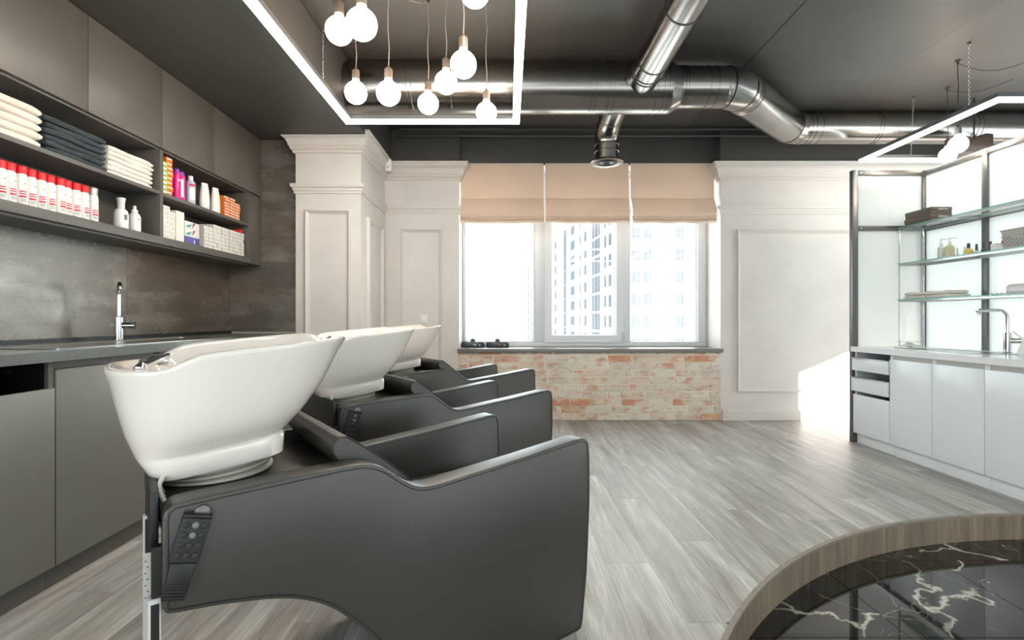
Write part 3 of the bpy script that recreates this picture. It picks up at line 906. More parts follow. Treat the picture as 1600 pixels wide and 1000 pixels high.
simple_bottle('spray_bottle', 'small white nozzle bottle right of the clear-capped bottle', (-2.205, 3.012, 1.5605),
              [(0.030, 0), (0.031, 0.004), (0.031, 0.09), (0.024, 0.108), (0.016, 0.112)], 'white_plastic',
              [(0.0165, 0.1125), (0.0165, 0.132), (0.009, 0.134), (0.008, 0.155), (0.006, 0.157)], 'white_plastic', prints=[(-25, 0, 0.072, 0.078, 0.0314, 'grey_print')])
for y, lab in ((3.385, 'pink bottle with purple cap beside the orange boxes'), (3.455, 'pink bottle with purple cap beside the lavender bottle')):
    simple_bottle('hair_bottle', lab, (-2.20 if y < 3.4 else -2.215, y, 1.8405), [(0.024, 0), (0.026, 0.006), (0.026, 0.165), (0.022, 0.18)], 'pink',
                  [(0.0225, 0.1805), (0.0225, 0.198), (0.018, 0.204), (0.016, 0.206)], 'purple', 'pink bottles on the right shelf', prints=[(-60, -20, 0.03, 0.15, 0.0264, 'white_plastic')] if y > 3.4 else [(-40, 0, 0.12, 0.135, 0.0264, 'lavender')])
simple_bottle('lotion_bottle', 'lavender and white bottle with white cap on the right shelf', (-2.20, 3.535, 1.8405), [(0.029, 0), (0.031, 0.004), (0.031, 0.145), (0.028, 0.158), (0.016, 0.166)], 'lavender',
              [(0.0155, 0.1665), (0.0165, 0.168), (0.0165, 0.196), (0.014, 0.198)], 'white_plastic', prints=[(-70, 0, 0.125, 0.14, 0.0315, 'red_print'), (-70, 0, 0.03, 0.11, 0.0315, 'white_plastic')])
for y, lab, s_ in ((3.70, 'white flat shampoo tube left of its twin on the right shelf', 1.0), (3.835, 'white flat shampoo tube next to the orange and white boxes', 1.0)):
    t = thing('shampoo_tube', lab, 'bottle', (0, 0, 0), 'white tubes on the right shelf')
    rg = []
    for w_, d_, z in ((0.030, 0.022, 0.0), (0.036, 0.025, 0.004), (0.038, 0.025, 0.06), (0.034, 0.022, 0.12), (0.028, 0.016, 0.165), (0.026, 0.010, 0.178)):
        rg.append([(d_ * math.cos(R(q)), w_ * math.copysign(abs(math.sin(R(q))) ** 0.8, math.sin(R(q))), z) for q in range(0, 360, 20)])
    MB().rings(rg).build('tube_body', 'white_plastic', t, smooth=50)
    rg = [[(0.0105 * math.cos(R(q)), 0.026 * math.sin(R(q)), z) for q in range(0, 360, 20)] for z in (0.1785, 0.192)]
    MB().rings(rg).build('cap', 'white_plastic', t, smooth=50)
    t.location = (-2.20, y, 1.8405); t.rotation_euler = (0, 0, -0.35)
# ---- cartons
RO = ['bottom', 'second', 'third', 'fourth', 'fifth', 'sixth', 'seventh', 'top']
CO = ['first', 'second', 'third', 'fourth', 'fifth', 'sixth', 'seventh', 'eighth', 'ninth', 'last']
M['carton_white'] = mat('white_carton', (230, 226, 220), 0.5)
M['carton_grey'] = mat('pale_grey_carton', (206, 202, 195), 0.55)
M['carton_orange'] = mat('orange_carton', (234, 118, 30), 0.5)
M['carton_green'] = mat('green_carton', (150, 188, 70), 0.5)
M['carton_purple'] = mat('purple_carton', (92, 88, 160), 0.45)
M['print_teal'] = mat('teal_print', (60, 158, 160), 0.5)
M['print_magenta'] = mat('magenta_print', (140, 44, 92), 0.5)
M['print_dark'] = mat('dark_print', (96, 94, 96), 0.5)
CM = {}
def carton_mesh(key, d, w, h, body, face, ins):
    """a carton with a printed end panel: shared mesh"""
    if key in CM: return CM[key]
    mb = MB().box(-d, 0, 0, 0, w, h)
    mb.m(1).box(0.0, ins[0] * w, ins[1] * h, 0.0006, (1 - ins[2]) * w, (1 - ins[3]) * h)
    o = mb.build('carton', [body, face], origin=(0, 0, 0), smooth=0)
    me = o.data
    bpy.data.objects.remove(o)
    CM[key] = me
    return me
def carton(me, name, loc, label, group, rz=0.0):
    o = bpy.data.objects.new(name, me); COL.objects.link(o)
    o.location = loc; o.rotation_euler = (0, 0, rz)
    OFF[o.name] = Vector((0, 0, 0))
    return tag(o, label, 'box', group)
me = carton_mesh('green', 0.15, 0.062, 0.0292, 'carton_green', 'carton_white', (0.12, 0.25, 0.12, 0.25))
for i in range(7): carton(me, 'dye_box', (-2.172, 3.190, 1.8405 + i * 0.0294), 'green and white dye carton beside the shelf divider, %s from bottom' % CO[i], 'green dye cartons')
me = carton_mesh('orangecol', 0.15, 0.058, 0.0305, 'carton_orange', 'carton_white', (0.10, 0.62, 0.10, 0.08))
for i in range(8): carton(me, 'dye_box', (-2.180 + random.uniform(-.004, .004), 3.2575, 1.8405 + i * 0.0307), 'orange dye carton in the tall column beside the green cartons, %s from bottom' % CO[i], 'orange dye cartons by the divider')
me = carton_mesh('orange', 0.15, 0.0745, 0.0222, 'carton_orange', 'carton_white', (0.05, 0.52, 0.05, 0.06))
for r_ in range(7):
    for c in range(3 if r_ < 6 else 2):
        carton(me, 'dye_box', (-2.175 + random.uniform(-.004, .003), 3.915 + c * 0.0765, 1.8405 + r_ * 0.0225), 'orange and white dye carton near the shelf end, %s row from bottom, %s column' % (CO[r_], CO[c]), 'orange and white dye cartons at the shelf end')
carton(carton_mesh('jar', 0.07, 0.07, 0.10, 'carton_orange', 'lavender', (0.0, 0.85, 0.0, 0.0)), 'orange_box', (-2.26, 3.575, 1.8405), 'orange box with lavender top behind the white tubes', None)
me = carton_mesh('sq', 0.14, 0.0455, 0.0292, 'carton_white', 'carton_grey', (0.25, 0.22, 0.25, 0.22))
for c in range(3):
    for r_ in range((7, 7, 6)[c]):
        carton(me, 'dye_box', (-2.173 + random.uniform(-.002, .002), 3.187 + c * 0.0475, 1.5605 + r_ * 0.0300), 'square-printed white carton by the lower divider, %s row from bottom, %s column' % (CO[r_], CO[c]), 'white square-printed cartons')
me = carton_mesh('tall', 0.15, 0.085, 0.0665, 'carton_white', 'carton_white', (0.1, 0.1, 0.1, 0.1))
for r_ in range(3):
    carton(me, 'white_box', (-2.172, 3.337, 1.5605 + r_ * 0.067), ('lowest', 'middle', 'uppermost')[r_] + ' plain white box in the pile right of the square-printed cartons', 'plain white boxes on the lower right shelf')
for r_ in range(3):
    m_ = 'carton_purple' if r_ == 0 else 'carton_white'
    t = thing('glove_box', ('purple box under the two swoosh-printed boxes', 'lower white box with teal and magenta swoosh', 'upper white box with teal and magenta swoosh')[r_], 'box', (-2.25, 3.52, 1.5605 + 0.0515 * r_))
    z = 1.5605 + 0.0515 * r_
    B('box_body', m_, -2.31, 3.442, z, -2.178, 3.600, z + 0.051, t, bevel=0.001)
    x = -2.1775
    if r_:
        mb = MB().add([(x, 3.450, z + 0.020), (x, 3.462, z + 0.010), (x, 3.490, z + 0.012), (x, 3.518, z + 0.040), (x, 3.490, z + 0.030)], [(0, 1, 2, 3, 4)])
        mb.build('teal_swoosh', 'print_teal', t, smooth=0)
        MB().add([(x, 3.515, z + 0.008), (x, 3.530, z + 0.046), (x, 3.556, z + 0.049), (x, 3.535, z + 0.026)], [(0, 1, 2, 3)]).build('magenta_swoosh', 'print_magenta', t, smooth=0)
    else:
        MB().add([(x, 3.535, z + 0.012), (x, 3.550, z + 0.012), (x, 3.547, z + 0.036), (x, 3.538, z + 0.036)], [(0, 1, 2, 3)]).build('figure_print', 'carton_white', t, smooth=0)
me = carton_mesh('grey', 0.14, 0.0535, 0.0262, 'carton_grey', 'carton_white', (0.06, 0.1, 0.06, 0.14))
for c in range(10):
    for r_ in range(6 if c < 2 else 7):
        carton(me, 'dye_box', (-2.175 + random.uniform(-.005, .003), 3.655 + c * 0.0552 + random.uniform(-.0006, .0006), 1.5605 + r_ * 0.0270), 'pale grey dye carton in the wide stack, %s row from bottom, %s column from left' % (CO[r_], CO[c]), 'pale grey dye cartons')
carton(carton_mesh('red', 0.05, 0.04, 0.032, 'red_cap', 'red_cap', (0.1, 0.1, 0.1, 0.1)), 'red_box', (-2.19, 4.165, 1.5605 + 7 * 0.0270), 'small red box on top of the pale grey cartons', None)

# ================================================================== the three backwash chairs
TH = R(36.4)
def make_chair(label):
    t = thing('backwash_chair', label, 'salon chair', (0, 0, 0), 'backwash chairs in a row')
    # side panels: outline in (u, z)
    top = [(0.004, 0.655), (0.008, 0.672), (0.022, 0.683), (0.06, 0.686), (0.20, 0.692), (0.36, 0.698), (0.405, 0.697), (0.435, 0.690), (0.465, 0.675), (0.495, 0.652), (0.525, 0.630),
           (0.550, 0.616), (0.578, 0.609), (0.61, 0.609), (0.65, 0.612), (0.90, 0.633), (1.12, 0.655), (1.150, 0.656), (1.168, 0.650), (1.177, 0.636), (1.181, 0.60), (1.183, 0.50), (1.179, 0.38),
           (1.168, 0.20), (1.150, 0.06), (1.144, 0.036), (1.130, 0.030)]
    bot = [(0.60, 0.030), (0.575, 0.034), (0.556, 0.055), (0.53, 0.105), (0.49, 0.182), (0.44, 0.258), (0.398, 0.308), (0.339, 0.367), (0.284, 0.405), (0.212, 0.434), (0.108, 0.456), (0.03, 0.466), (0.010, 0.470), (0.004, 0.482)]
    def spline(P, n=3):
        res = []
        for i in range(len(P) - 1):
            p0, p1, p2, p3 = (Vector(P[max(i - 1, 0)]), Vector(P[i]), Vector(P[i + 1]), Vector(P[min(i + 2, len(P) - 1)]))
            for k in range(n):
                f = k / n
                q = 0.5 * ((2 * p1) + (p2 - p0) * f + (2 * p0 - 5 * p1 + 4 * p2 - p3) * f * f + (3 * p1 - p0 - 3 * p2 + p3) * f ** 3)
                res.append((q.x, q.y))
        return res + [tuple(P[-1])]
    out = top[:5] + spline(top[5:15]) + top[15:20] + spline(top[20:24]) + top[24:] + bot[:1] + spline(bot[1:12], 4) + bot[12:]
    for v0, v1, near in ((0.0, 0.068, 1), (0.514, 0.582, 0)):
        sp = MB().rings([[(u, v0, z) for u, z in out], [(u, v1, z) for u, z in out]]).build('side_panel', 'leather', t, bevel=0.0035, seg=3)
        for vv in ((v0 - 0.0005, v1 + 0.0005)):
            pts = []
            n = len(out)
            for i in range(n):                 # piping set in a little from the outline
                a, b, c = Vector(out[i - 1]), Vector(out[i]), Vector(out[(i + 1) % n])
                d = (c - a).normalized(); nn = Vector((d.y, -d.x))
                q = b + nn * 0.0085
                pts.append((q.x, vv, q.y))
            pts.append(pts[0]); pts.append(pts[1])
            MB().tube(pts, 0.0016, 5, False).build('piping', 'leather_seam', sp)
    # platform behind the backrest, seat body, seat cushion
    B('platform', 'leather', 0.0, 0.0685, 0.625, 0.475, 0.5135, 0.662, t, bevel=0.006)
    B('seat_base', 'rubber', 0.60, 0.0685, 0.06, 1.06, 0.5135, 0.31, t, bevel=0.004)
    rg = []
    for k in range(9):
        f = k / 8
        u = 0.50 + 0.62 * f
        h = 0.475 + 0.012 * math.sin(math.pi * f) - (0.03 if k == 8 else 0.0)
        prof = []
        for i in range(13):
            g = i / 12
            prof.append((u, 0.070 + 0.442 * g, h - 0.022 * abs(2 * g - 1) ** 4))
        prof += [(u, 0.512, 0.312), (u, 0.070, 0.312)]
        rg.append(prof)
    MB().rings(rg).build('seat', 'leather', t, smooth=50)
    # reclined backrest cushion
    pf = [(0.352, 0.722), (0.353, 0.742), (0.366, 0.756), (0.386, 0.758), (0.43, 0.728), (0.49, 0.682), (0.55, 0.630), (0.62, 0.566), (0.70, 0.486), (0.62, 0.47), (0.50, 0.560), (0.42, 0.640), (0.378, 0.684)]
    rg = []
    for v, s_ in ((0.0705, 0.965), (0.077, 0.992), (0.090, 1.0), (0.29, 1.006), (0.492, 1.0), (0.505, 0.992), (0.5115, 0.965)):
        cu, cz = 0.48, 0.62
        rg.append([(cu + (u - cu) * s_, v, cz + (z - cz) * s_) for u, z in pf])
    br = MB().rings(rg).build('backrest', 'leather', t, smooth=40)
    for v in (0.0702, 0.5118):
        MB().tube([(0.48 + (u - 0.48) * 0.97, v, 0.62 + (z - 0.62) * 0.97) for u, z in pf + pf[:2]], 0.0022, 5, False).build('piping', 'leather_seam', br)
    # rear: cover, upright legs
    B('rear_cover', 'black', -0.016, 0.045, 0.590, -0.001, 0.535, 0.700, t, bevel=0.003)
    for v in (0.012, 0.544):
        lg = MB().box(-0.020, v, 0.0, 0.003, v + 0.026, 0.50).build('leg', mat('white_coated_steel', (196, 194, 188), 0.35), t, bevel=0.004)
        B('leg_insert', 'black', -0.015, v - 0.0008, 0.395, -0.001, v + 0.0005, 0.49, lg)
        B('leg_bracket', 'black', -0.014, v + 0.003, 0.5005, 0.003, v + 0.023, 0.60, lg)
        mb = MB()
        for k in range(7):
            z = 0.27 + k * 0.017
            mb.tube([(-0.014 + 0.005 * (k % 2), v - 0.0003, z), (-0.014 + 0.005 * (k % 2), v + 0.002, z)], 0.0022, 6)
        mb.build('perforation', 'black', lg)
        B('foot_plate', 'steel', -0.06, v - 0.012, 0.0, 0.05, v + 0.038, 0.010, lg, bevel=0.003)
    # bellows ring under the basin
    UC, VC = 0.128, 0.291
    mb = MB()
    prof = []
    for k in range(4):
        z0 = 0.6625 + k * 0.0125
        r0 = 0.133 - 0.003 * k
        prof += [(r0 - 0.016, z0), (r0, z0 + 0.003), (r0 + 0.001, z0 + 0.006), (r0 - 0.001, z0 + 0.009), (r0 - 0.016, z0 + 0.0112)]
    rg = []
    for r_, z in prof:
        rg.append([(UC + r_ * math.cos(R(q)), VC + r_ * math.sin(R(q)), z + (z - 0.6625) * 0.45 * (r_ * math.cos(R(q)) / 0.13)) for q in range(0, 360, 9)])
    mb.rings(rg).build('tilt_bellows', 'ceramic_trim', t, smooth=30)
    # basin: outer shell, lip, inner bowl
    N = 56
    def ring(ur, uf, b, zf, e=2.7, dip=0.0):
        uc, a = (ur + uf) / 2, (uf - ur) / 2
        pts = []
        for i in range(N):
            q = 2 * math.pi * i / N
            c, s_ = math.cos(q), math.sin(q)
            x = math.copysign(abs(c) ** (2 / e), c); y = math.copysign(abs(s_) ** (2 / e), s_)
            bb = b * (1.0 - 0.10 * max(0.0, -x) ** 2)
            u = uc + a * x; v = VC + bb * y
            z = zf(u) - dip * max(0.0, x) ** 6 * max(0.0, 1 - (y / 0.62) ** 2)
            pts.append((u, v, z))
        return pts
    def sm(a, b, x):
        f = min(1, max(0, (x - a) / (b - a)))
        return f * f * (3 - 2 * f)
    def rim(u): return 0.941 + 0.030 * sm(-0.01, 0.085, u) + 0.036 * max(0.0, (u - 0.03) / 0.39)
    tl = lambda z: (lambda u: z + 0.12 * (u - 0.12))
    def lerp(f, z):
        return lambda u: rim(u) * f + (z + 0.085 * (u - 0.12)) * (1 - f)
    rg = [ring(-0.008, 0.264, 0.160, tl(0.703), 6.0),
          ring(-0.012, 0.268, 0.163, tl(0.705), 6.0),
          ring(-0.036, 0.274, 0.166, tl(0.746), 4.6),
          ring(-0.039, 0.272, 0.165, tl(0.752), 4.4),
          ring(-0.043, 0.276, 0.168, tl(0.758), 4.0),
          ring(-0.051, 0.302, 0.194, tl(0.780), 3.4),
          ring(-0.062, 0.332, 0.216, tl(0.812), 3.2),
          ring(-0.077, 0.374, 0.236, lerp(0.25, 0.840), 3.1),
          ring(-0.090, 0.412, 0.249, lerp(0.65, 0.880), 3.0, 0.018),
          ring(-0.0965, 0.426, 0.255, lambda u: rim(u) - 0.010, 3.0, 0.036),
          ring(-0.098, 0.430, 0.256, lambda u: rim(u) - 0.003, 3.0, 0.039),
          ring(-0.096, 0.428, 0.254, lambda u: rim(u), 3.0, 0.040),
          ring(-0.086, 0.418, 0.245, lambda u: rim(u) + 0.001, 3.0, 0.041),
          ring(-0.074, 0.405, 0.234, lambda u: rim(u) - 0.006, 3.0, 0.042),
          ring(-0.030, 0.375, 0.215, lerp(0.70, 0.86), 2.8, 0.03),
          ring(0.000, 0.335, 0.190, tl(0.845), 2.6),
          ring(0.040, 0.270, 0.140, tl(0.805), 2.4),
          ring(0.100, 0.200, 0.060, tl(0.790), 2.2)]
    bs = MB().rings(rg).build('basin', 'ceramic', t, smooth=60)
    MB().lathe([(0.028, 0.793), (0.028, 0.797), (0.02, 0.798)], (0.15, VC, 0), 16).build('drain', 'chrome', bs)
    # rear deck inside the low part of the rim, with mixer and hand spray
    dk = MB().rings([rrect(-0.050, VC - 0.150, 0.015, VC + 0.150, 0.025, 0.890), rrect(-0.052, VC - 0.155, 0.010, VC + 0.155, 0.025, 0.925)]).build('tap_deck', 'ceramic', t, bevel=0.004)
    MB().tube([(-0.028, VC - 0.13, 0.924), (-0.028, VC - 0.13, 0.944), (-0.026, VC - 0.126, 0.950)], [0.015, 0.015, 0.009], 14).tube([(-0.028, VC - 0.13, 0.945), (0.0, VC - 0.105, 0.957), (0.024, VC - 0.085, 0.966)], [0.010, 0.009, 0.006], 10).build('mixer_lever', 'chrome', dk)
    MB().tube([(-0.02, VC + 0.06, 0.922), (-0.02, VC + 0.06, 0.940), (0.0, VC + 0.05, 0.948), (0.03, VC + 0.045, 0.945)], [0.014, 0.013, 0.012, 0.016], 12).build('hand_spray', 'chrome', dk)
    # supply hoses from the basin down behind the cover
    for k, (v, m_) in enumerate(((0.20, 'ceramic_trim'), (0.235, 'steel'), (0.27, 'ceramic_trim'))):
        MB().tube([(0.026 - 0.004 * k, v - 0.04, 0.715), (0.010, v - 0.055, 0.703), (0.002, v - 0.075, 0.692), (0.004, v - 0.09, 0.678), (0.012, v - 0.10, 0.660)], 0.0050, 8).build('hose', m_, t)
    # hand control clipped to the near panel
    hc = Vector((0.0405, 0.58)); ax = Vector((math.sin(R(15.5)), math.cos(R(15.5)))); px_ = Vector((ax.y, -ax.x))
    def hp(a, b, v): q = hc + px_ * a + ax * b; return (q.x, v, q.y)
    def slab(name, a0, a1, b0, b1, v0, v1, m_, parent, bev=0.002, tp=1.0):
        poly = [(a0 * tp, b0), (a1 * tp, b0), (a1, b1), (a0, b1)]
        return MB().rings([[hp(a, b, v1) for a, b in poly], [hp(a, b, v0) for a, b in poly]]).build(name, m_, parent, bevel=bev)
    hs = slab('hand_control', -0.0255, 0.0255, -0.010, 0.076, -0.021, -0.003, 'rubber', t, 0.003)
    slab('control_grip', -0.0225, 0.0225, -0.082, -0.0105, -0.020, -0.003, 'black', hs, 0.003, 0.88)
    slab('top_edge', -0.0255, 0.0255, 0.0765, 0.083, -0.024, -0.003, 'black', hs, 0.002)
    for r_ in range(4):
        for c in range(3):
            q = hp(-0.0155 + 0.0155 * c, 0.063 - 0.0195 * r_, 0)
            pale_btn = c == 1 and r_ < 2  # upper middle buttons get a paler grey
            MB().tube([(q[0], -0.0205, q[2]), (q[0], -0.0228, q[2]), (q[0], -0.0236, q[2])], [0.0062, 0.0060, 0.0048], 12).build('button', mat('grey_button', (120, 120, 118), 0.4) if pale_btn else 'rubber', hs)
    for k in range(5):
        slab('grip_ridge', -0.019, 0.019, -0.050 - 0.006 * k - 0.002, -0.050 - 0.006 * k, -0.0218, -0.0195, 'rubber', hs, 0.0005)
    q = hp(0.008, 0.084, 0)
    MB().tube([(q[0], -0.001, q[2]), (q[0], -0.008, q[2]), (q[0], -0.010, q[2])], [0.014, 0.014, 0.010], 20).build('holder_disc', 'alu', hs)
    return t
ch = make_chair('nearest charcoal backwash chair with white ceramic basin')
ch2 = copy_tree(ch, label='middle charcoal backwash chair with white ceramic basin, of three')
ch3 = copy_tree(ch, label='farthest charcoal backwash chair with white basin, nearest the window')
for o, (x, y) in ((ch, (-0.677, 0.993)), (ch2, (-0.700, 2.130)), (ch3, (-0.730, 3.320))):
    o.location = (x, y, 0); o.rotation_euler = (0, 0, TH)

# ================================================================== right: frosted partition, base units, glass shelves
PXB = 3.55                                   # plane of the glowing back panels
ps = thing('glass_partition', 'steel-framed frosted glass partition behind the white units', 'partition', (3.4, 3.4, 0))
def post(x0, y0, x1, y1, z0=0.0, z1=2.315):
    return B('post', 'alu', x0, y0, z0, x1, y1, z1, ps, bevel=0.003)
post(2.935, 4.335, 2.985, 4.375)
post(3.535, 4.335, 3.590, 4.380)
py = [4.335, 3.79, 3.235, 2.68, 2.10, 1.52, 0.94, 0.36]  # bays past the white units are added out of view to block sun
for y in py[1:]:
    post(PXB - 0.005, y - 0.022, PXB + 0.04, y + 0.022, -0.136 if y < 2.6 else 0.0)
B('rail', 'alu', 2.9855, 4.337, 2.270, 3.5345, 4.373, 2.314, ps, bevel=0.003)
B('rail', 'alu', 2.9855, 4.337, 1.800, 3.5345, 4.373, 1.842, ps, bevel=0.003)
B('rail', 'alu', 2.9855, 4.337, 0.02, 3.5345, 4.373, 0.06, ps, bevel=0.003)
B('pane', 'frost', 2.9855, 4.350, 1.8425, 3.5345, 4.358, 2.2695, ps, smooth=0)
B('pane', 'frost', 2.9855, 4.350, 0.0605, 3.5345, 4.358, 1.7995, ps, smooth=0)
for a, b in zip(py, py[1:]):
    y1_, y0_ = a - 0.0225 if a < 4.3 else a - 0.0005, b + 0.0225
    zb_ = -0.13 if b < 2.6 else 0.02
    for z0, z1 in ((2.270, 2.314), (1.795, 1.835), (zb_, zb_ + 0.04)):
        B('rail', 'alu', PXB - 0.003, y0_, z0, PXB + 0.038, y1_, z1, ps, bevel=0.003)
    B('pane', 'frost', PXB + 0.012, y0_, 1.8355, PXB + 0.020, y1_, 2.2695, ps, smooth=0)
    B('pane', 'frost', PXB + 0.012, y0_, zb_ + 0.0405, PXB + 0.020, y1_, 1.7945, ps, smooth=0)
mb = MB()
for x in (3.01, 3.51):
    for z in (2.292, 1.821): mb.tube([(x, 4.3372, z), (x, 4.333, z)], 0.006, 8)
mb.build('bolt', 'bolt', ps)
mb = MB()
for y in (4.29, 3.83, 3.75, 3.28, 3.19, 2.72):
    mb.tube([(PXB - 0.0028, y, 2.292), (PXB - 0.007, y, 2.292)], 0.006, 8)
mb.build('bolt', 'bolt', ps)

# ---- white base units
GX = 2.93
gb = [4.322, 3.909, 3.518, 3.130, 2.760]
glab = ['white three-drawer unit at the far end of the right worktop', 'white base cabinet with plain door right of the drawers', 'white base cabinet with plain door under the right sink', 'white base cabinet cut off by the right picture edge']
for i, (b, a) in enumerate(zip(gb, gb[1:])):
    a += 0.001; b -= 0.001
    t = thing('white_cabinet', glab[i], 'cabinet', (3.2, (a + b) / 2, 0), 'white base units on the right')
    mb = MB()
    mb.box(GX + 0.020, a, 0.088, 3.50, a + 0.016, 0.772).box(GX + 0.020, b - 0.016, 0.088, 3.50, b, 0.772).box(GX + 0.02, a + 0.016, 0.088, 3.50, b - 0.016, 0.104)
    mb.box(3.485, a + 0.016, 0.104, 3.50, b - 0.016, 0.772)
    mb.build('body', 'white_gloss', t, smooth=0)
    B('plinth', 'white_gloss', GX + 0.035, a, 0.0, GX + 0.050, b, 0.086, t, bevel=0.001)
    if i == 0:
        for z0, z1, op in ((0.618, 0.722, 0.012), (0.446, 0.560, 0.016), (0.090, 0.415, 0.0)):
            dw = B('drawer', 'white_gloss', GX - op, a + 0.002, z0, GX + 0.018 - op, b - 0.002, z1, t, bevel=0.0015)
            mb = MB().box(GX + 0.0185 - op, a + 0.03, z0 + 0.01, GX + 0.45, b - 0.03, z1 - 0.025)
            mb.build('drawer_box', 'steel', dw, smooth=0)
            if op: B('handle_lip', 'steel', GX - op - 0.016, a + 0.004, z1 + 0.0005, GX - op + 0.016, b - 0.004, z1 + 0.005, dw, bevel=0.001)
    else:
        B('door', 'white_gloss', GX, a + 0.0015, 0.090, GX + 0.018, b - 0.0015, 0.736, t, bevel=0.0015)
        B('grip_rail', 'steel', GX + 0.022, a + 0.017, 0.735, GX + 0.035, b - 0.017, 0.771, t)
wt = MB()
qx0, qx1, qy0, qy1 = 3.06, 3.36, 3.36, 3.92
wt.box(GX - 0.012, 2.755, 0.773, qx0, 4.332, 0.815).box(qx1, 2.755, 0.773, 3.544, 4.332, 0.815).box(qx0, 2.755, 0.773, qx1, qy0, 0.815).box(qx0, qy1, 0.773, qx1, 4.332, 0.815)
tag(wt.build('worktop', 'white_top', bevel=0.0), 'glossy white worktop on the right base units', 'worktop')
sk = thing('sink', 'small steel sink set in the white worktop', 'sink', (3.21, 3.64, 0.65))
mb = MB()
mb.rings([rrect(qx0 - 0.018, qy0 - 0.018, qx1 + 0.018, qy1 + 0.018, 0.03, 0.8153), rrect(qx0 - 0.018, qy0 - 0.018, qx1 + 0.018, qy1 + 0.018, 0.03, 0.818),
          rrect(qx0 + 0.008, qy0 + 0.008, qx1 - 0.008, qy1 - 0.008, 0.04, 0.818), rrect(qx0 + 0.014, qy0 + 0.014, qx1 - 0.014, qy1 - 0.014, 0.04, 0.81),
          rrect(qx0 + 0.025, qy0 + 0.025, qx1 - 0.025, qy1 - 0.025, 0.05, 0.665)])
mb.build('bowl', 'steel', sk, smooth=40)
MB().lathe([(0.03, 0.6655), (0.03, 0.669), (0.02, 0.67)], (3.21, 3.64, 0), 14).build('drain', 'chrome', sk)
tap('kitchen_tap', 'chrome mixer tap with a square-bent spout on the white worktop', (3.435, 3.50, 0.8155), (-1, 0.06), 0.292, 0.185, (0.45, -0.9))

# ---- glass shelves on a slim chrome frame
sh = thing('shelf_frame', 'slim chrome shelf frame with three green-edged glass shelves', 'shelf', (3.43, 3.5, 0.815))
mb = MB()
def bar(a, b, r=0.006): mb.tube([a, b], r, 8)
SZ = (1.812, 1.510, 1.205)
bar((3.325, 4.322, 0.8155), (3.325, 4.322, SZ[0] - 0.002)); bar((3.522, 4.318, 0.8155), (3.522, 4.318, SZ[0] - 0.002), 0.010)
mb.build('upright', 'chrome', sh)
for z in SZ:
    mb = MB()
    mb.box(3.319, 2.70, z - 0.013, 3.331, 4.316, z - 0.001).box(3.516, 2.70, z - 0.013, 3.528, 4.307, z - 0.001).box(3.3315, 4.31, z - 0.013, 3.511, 4.322, z - 0.001)
    for y in (3.80, 3.24): mb.box(3.3315, y - 0.005, z - 0.013, 3.5155, y + 0.005, z - 0.001)
    mb.build('shelf_bracket', 'steel', sh, smooth=0)
    mb = MB().box(3.312, 2.70, z, 3.534, 4.330, z + 0.008)
    o = mb.build('glass_shelf', ['shelf_glass', 'shelf_edge'], sh, smooth=0)
    for p in o.data.polygons:
        if abs(p.normal.z) < 0.5: p.material_index = 1

Z1, Z2_, Z3 = SZ[0] + 0.0082, SZ[1] + 0.0082, SZ[2] + 0.0082
for k in range(2):
    t = thing('flat_box', ('lower', 'upper')[k] + ' flat brown box lettered platinum on the top glass shelf', 'box', (3.425, 4.155, Z1 + 0.0575 * k), 'flat brown boxes')
    z = Z1 + 0.0575 * k
    B('box_body', mat('brown_box', (92, 80, 72), 0.45), 3.342 + 0.004 * k, 4.022, z, 3.507, 4.288 - 0.003 * k, z + 0.030, t, bevel=0.001)
    B('box_lid', mat('brown_box_lid', (96, 83, 74), 0.45), 3.340 + 0.004 * k, 4.020, z + 0.0305, 3.509, 4.290 - 0.003 * k, z + 0.0565, t, bevel=0.001)
    text_mesh('lettering', 'platinum', 0.021, 'white_plastic', t, (3.437, 4.0190, z + 0.040), (R(90), 0, 0))
# pump bottles, nail polish, perfume
M['clear_liquid'] = mat('clear_lotion', (206, 208, 204), 0.12)
M['amber'] = mat('pale_amber_liquid', (206, 204, 166), 0.12)
M['gold'] = mat('gold_perfume', (224, 200, 104), 0.08)
M['dark_cap'] = mat('dark_cap', (52, 52, 54), 0.3)
def pump(label, x, y, body, sq):
    t = thing('pump_bottle', label, 'bottle', (x, y, Z2_), 'pump bottles on the middle glass shelf')
    e = 4.0 if sq else 2.0
    rg = []
    for s_, z in ((0.95, 0), (1, 0.004), (1, 0.085), (0.9, 0.095), (0.42, 0.103)):
        w_ = 0.026 if sq else 0.0235
        rg.append([(x + w_ * s_ * math.copysign(abs(math.cos(R(q))) ** (2 / e), math.cos(R(q))), y + w_ * s_ * math.copysign(abs(math.sin(R(q))) ** (2 / e), math.sin(R(q))), Z2_ + z) for q in range(0, 360, 15)])
    MB().rings(rg).build('bottle_body', body, t, smooth=45)
    MB().lathe([(0.0125, 0.1035), (0.0125, 0.125), (0.010, 0.130), (0.004, 0.131), (0.004, 0.150), (0.009, 0.152), (0.009, 0.160), (0.006, 0.162)], (x, y, Z2_), 14).tube([(x, y, Z2_ + 0.157), (x + 0.030, y - 0.022, Z2_ + 0.157), (x + 0.034, y - 0.025, Z2_ + 0.150)], [0.005, 0.004, 0.003], 8).build('pump', 'white_plastic', t)
    MB().box(x - 0.016, y - 0.0275 if sq else y - 0.0242, Z2_ + 0.02, x + 0.016, y - 0.0262 if sq else y - 0.0232, Z2_ + 0.05).build('label', mat('bottle_label', (216, 196, 170) if sq else (200, 202, 200), 0.5), t)
pump('clear round pump bottle at the left on the middle glass shelf', 3.43, 4.03, 'clear_liquid', False)
pump('pale amber square pump bottle beside the clear one', 3.43, 3.952, 'amber', True)
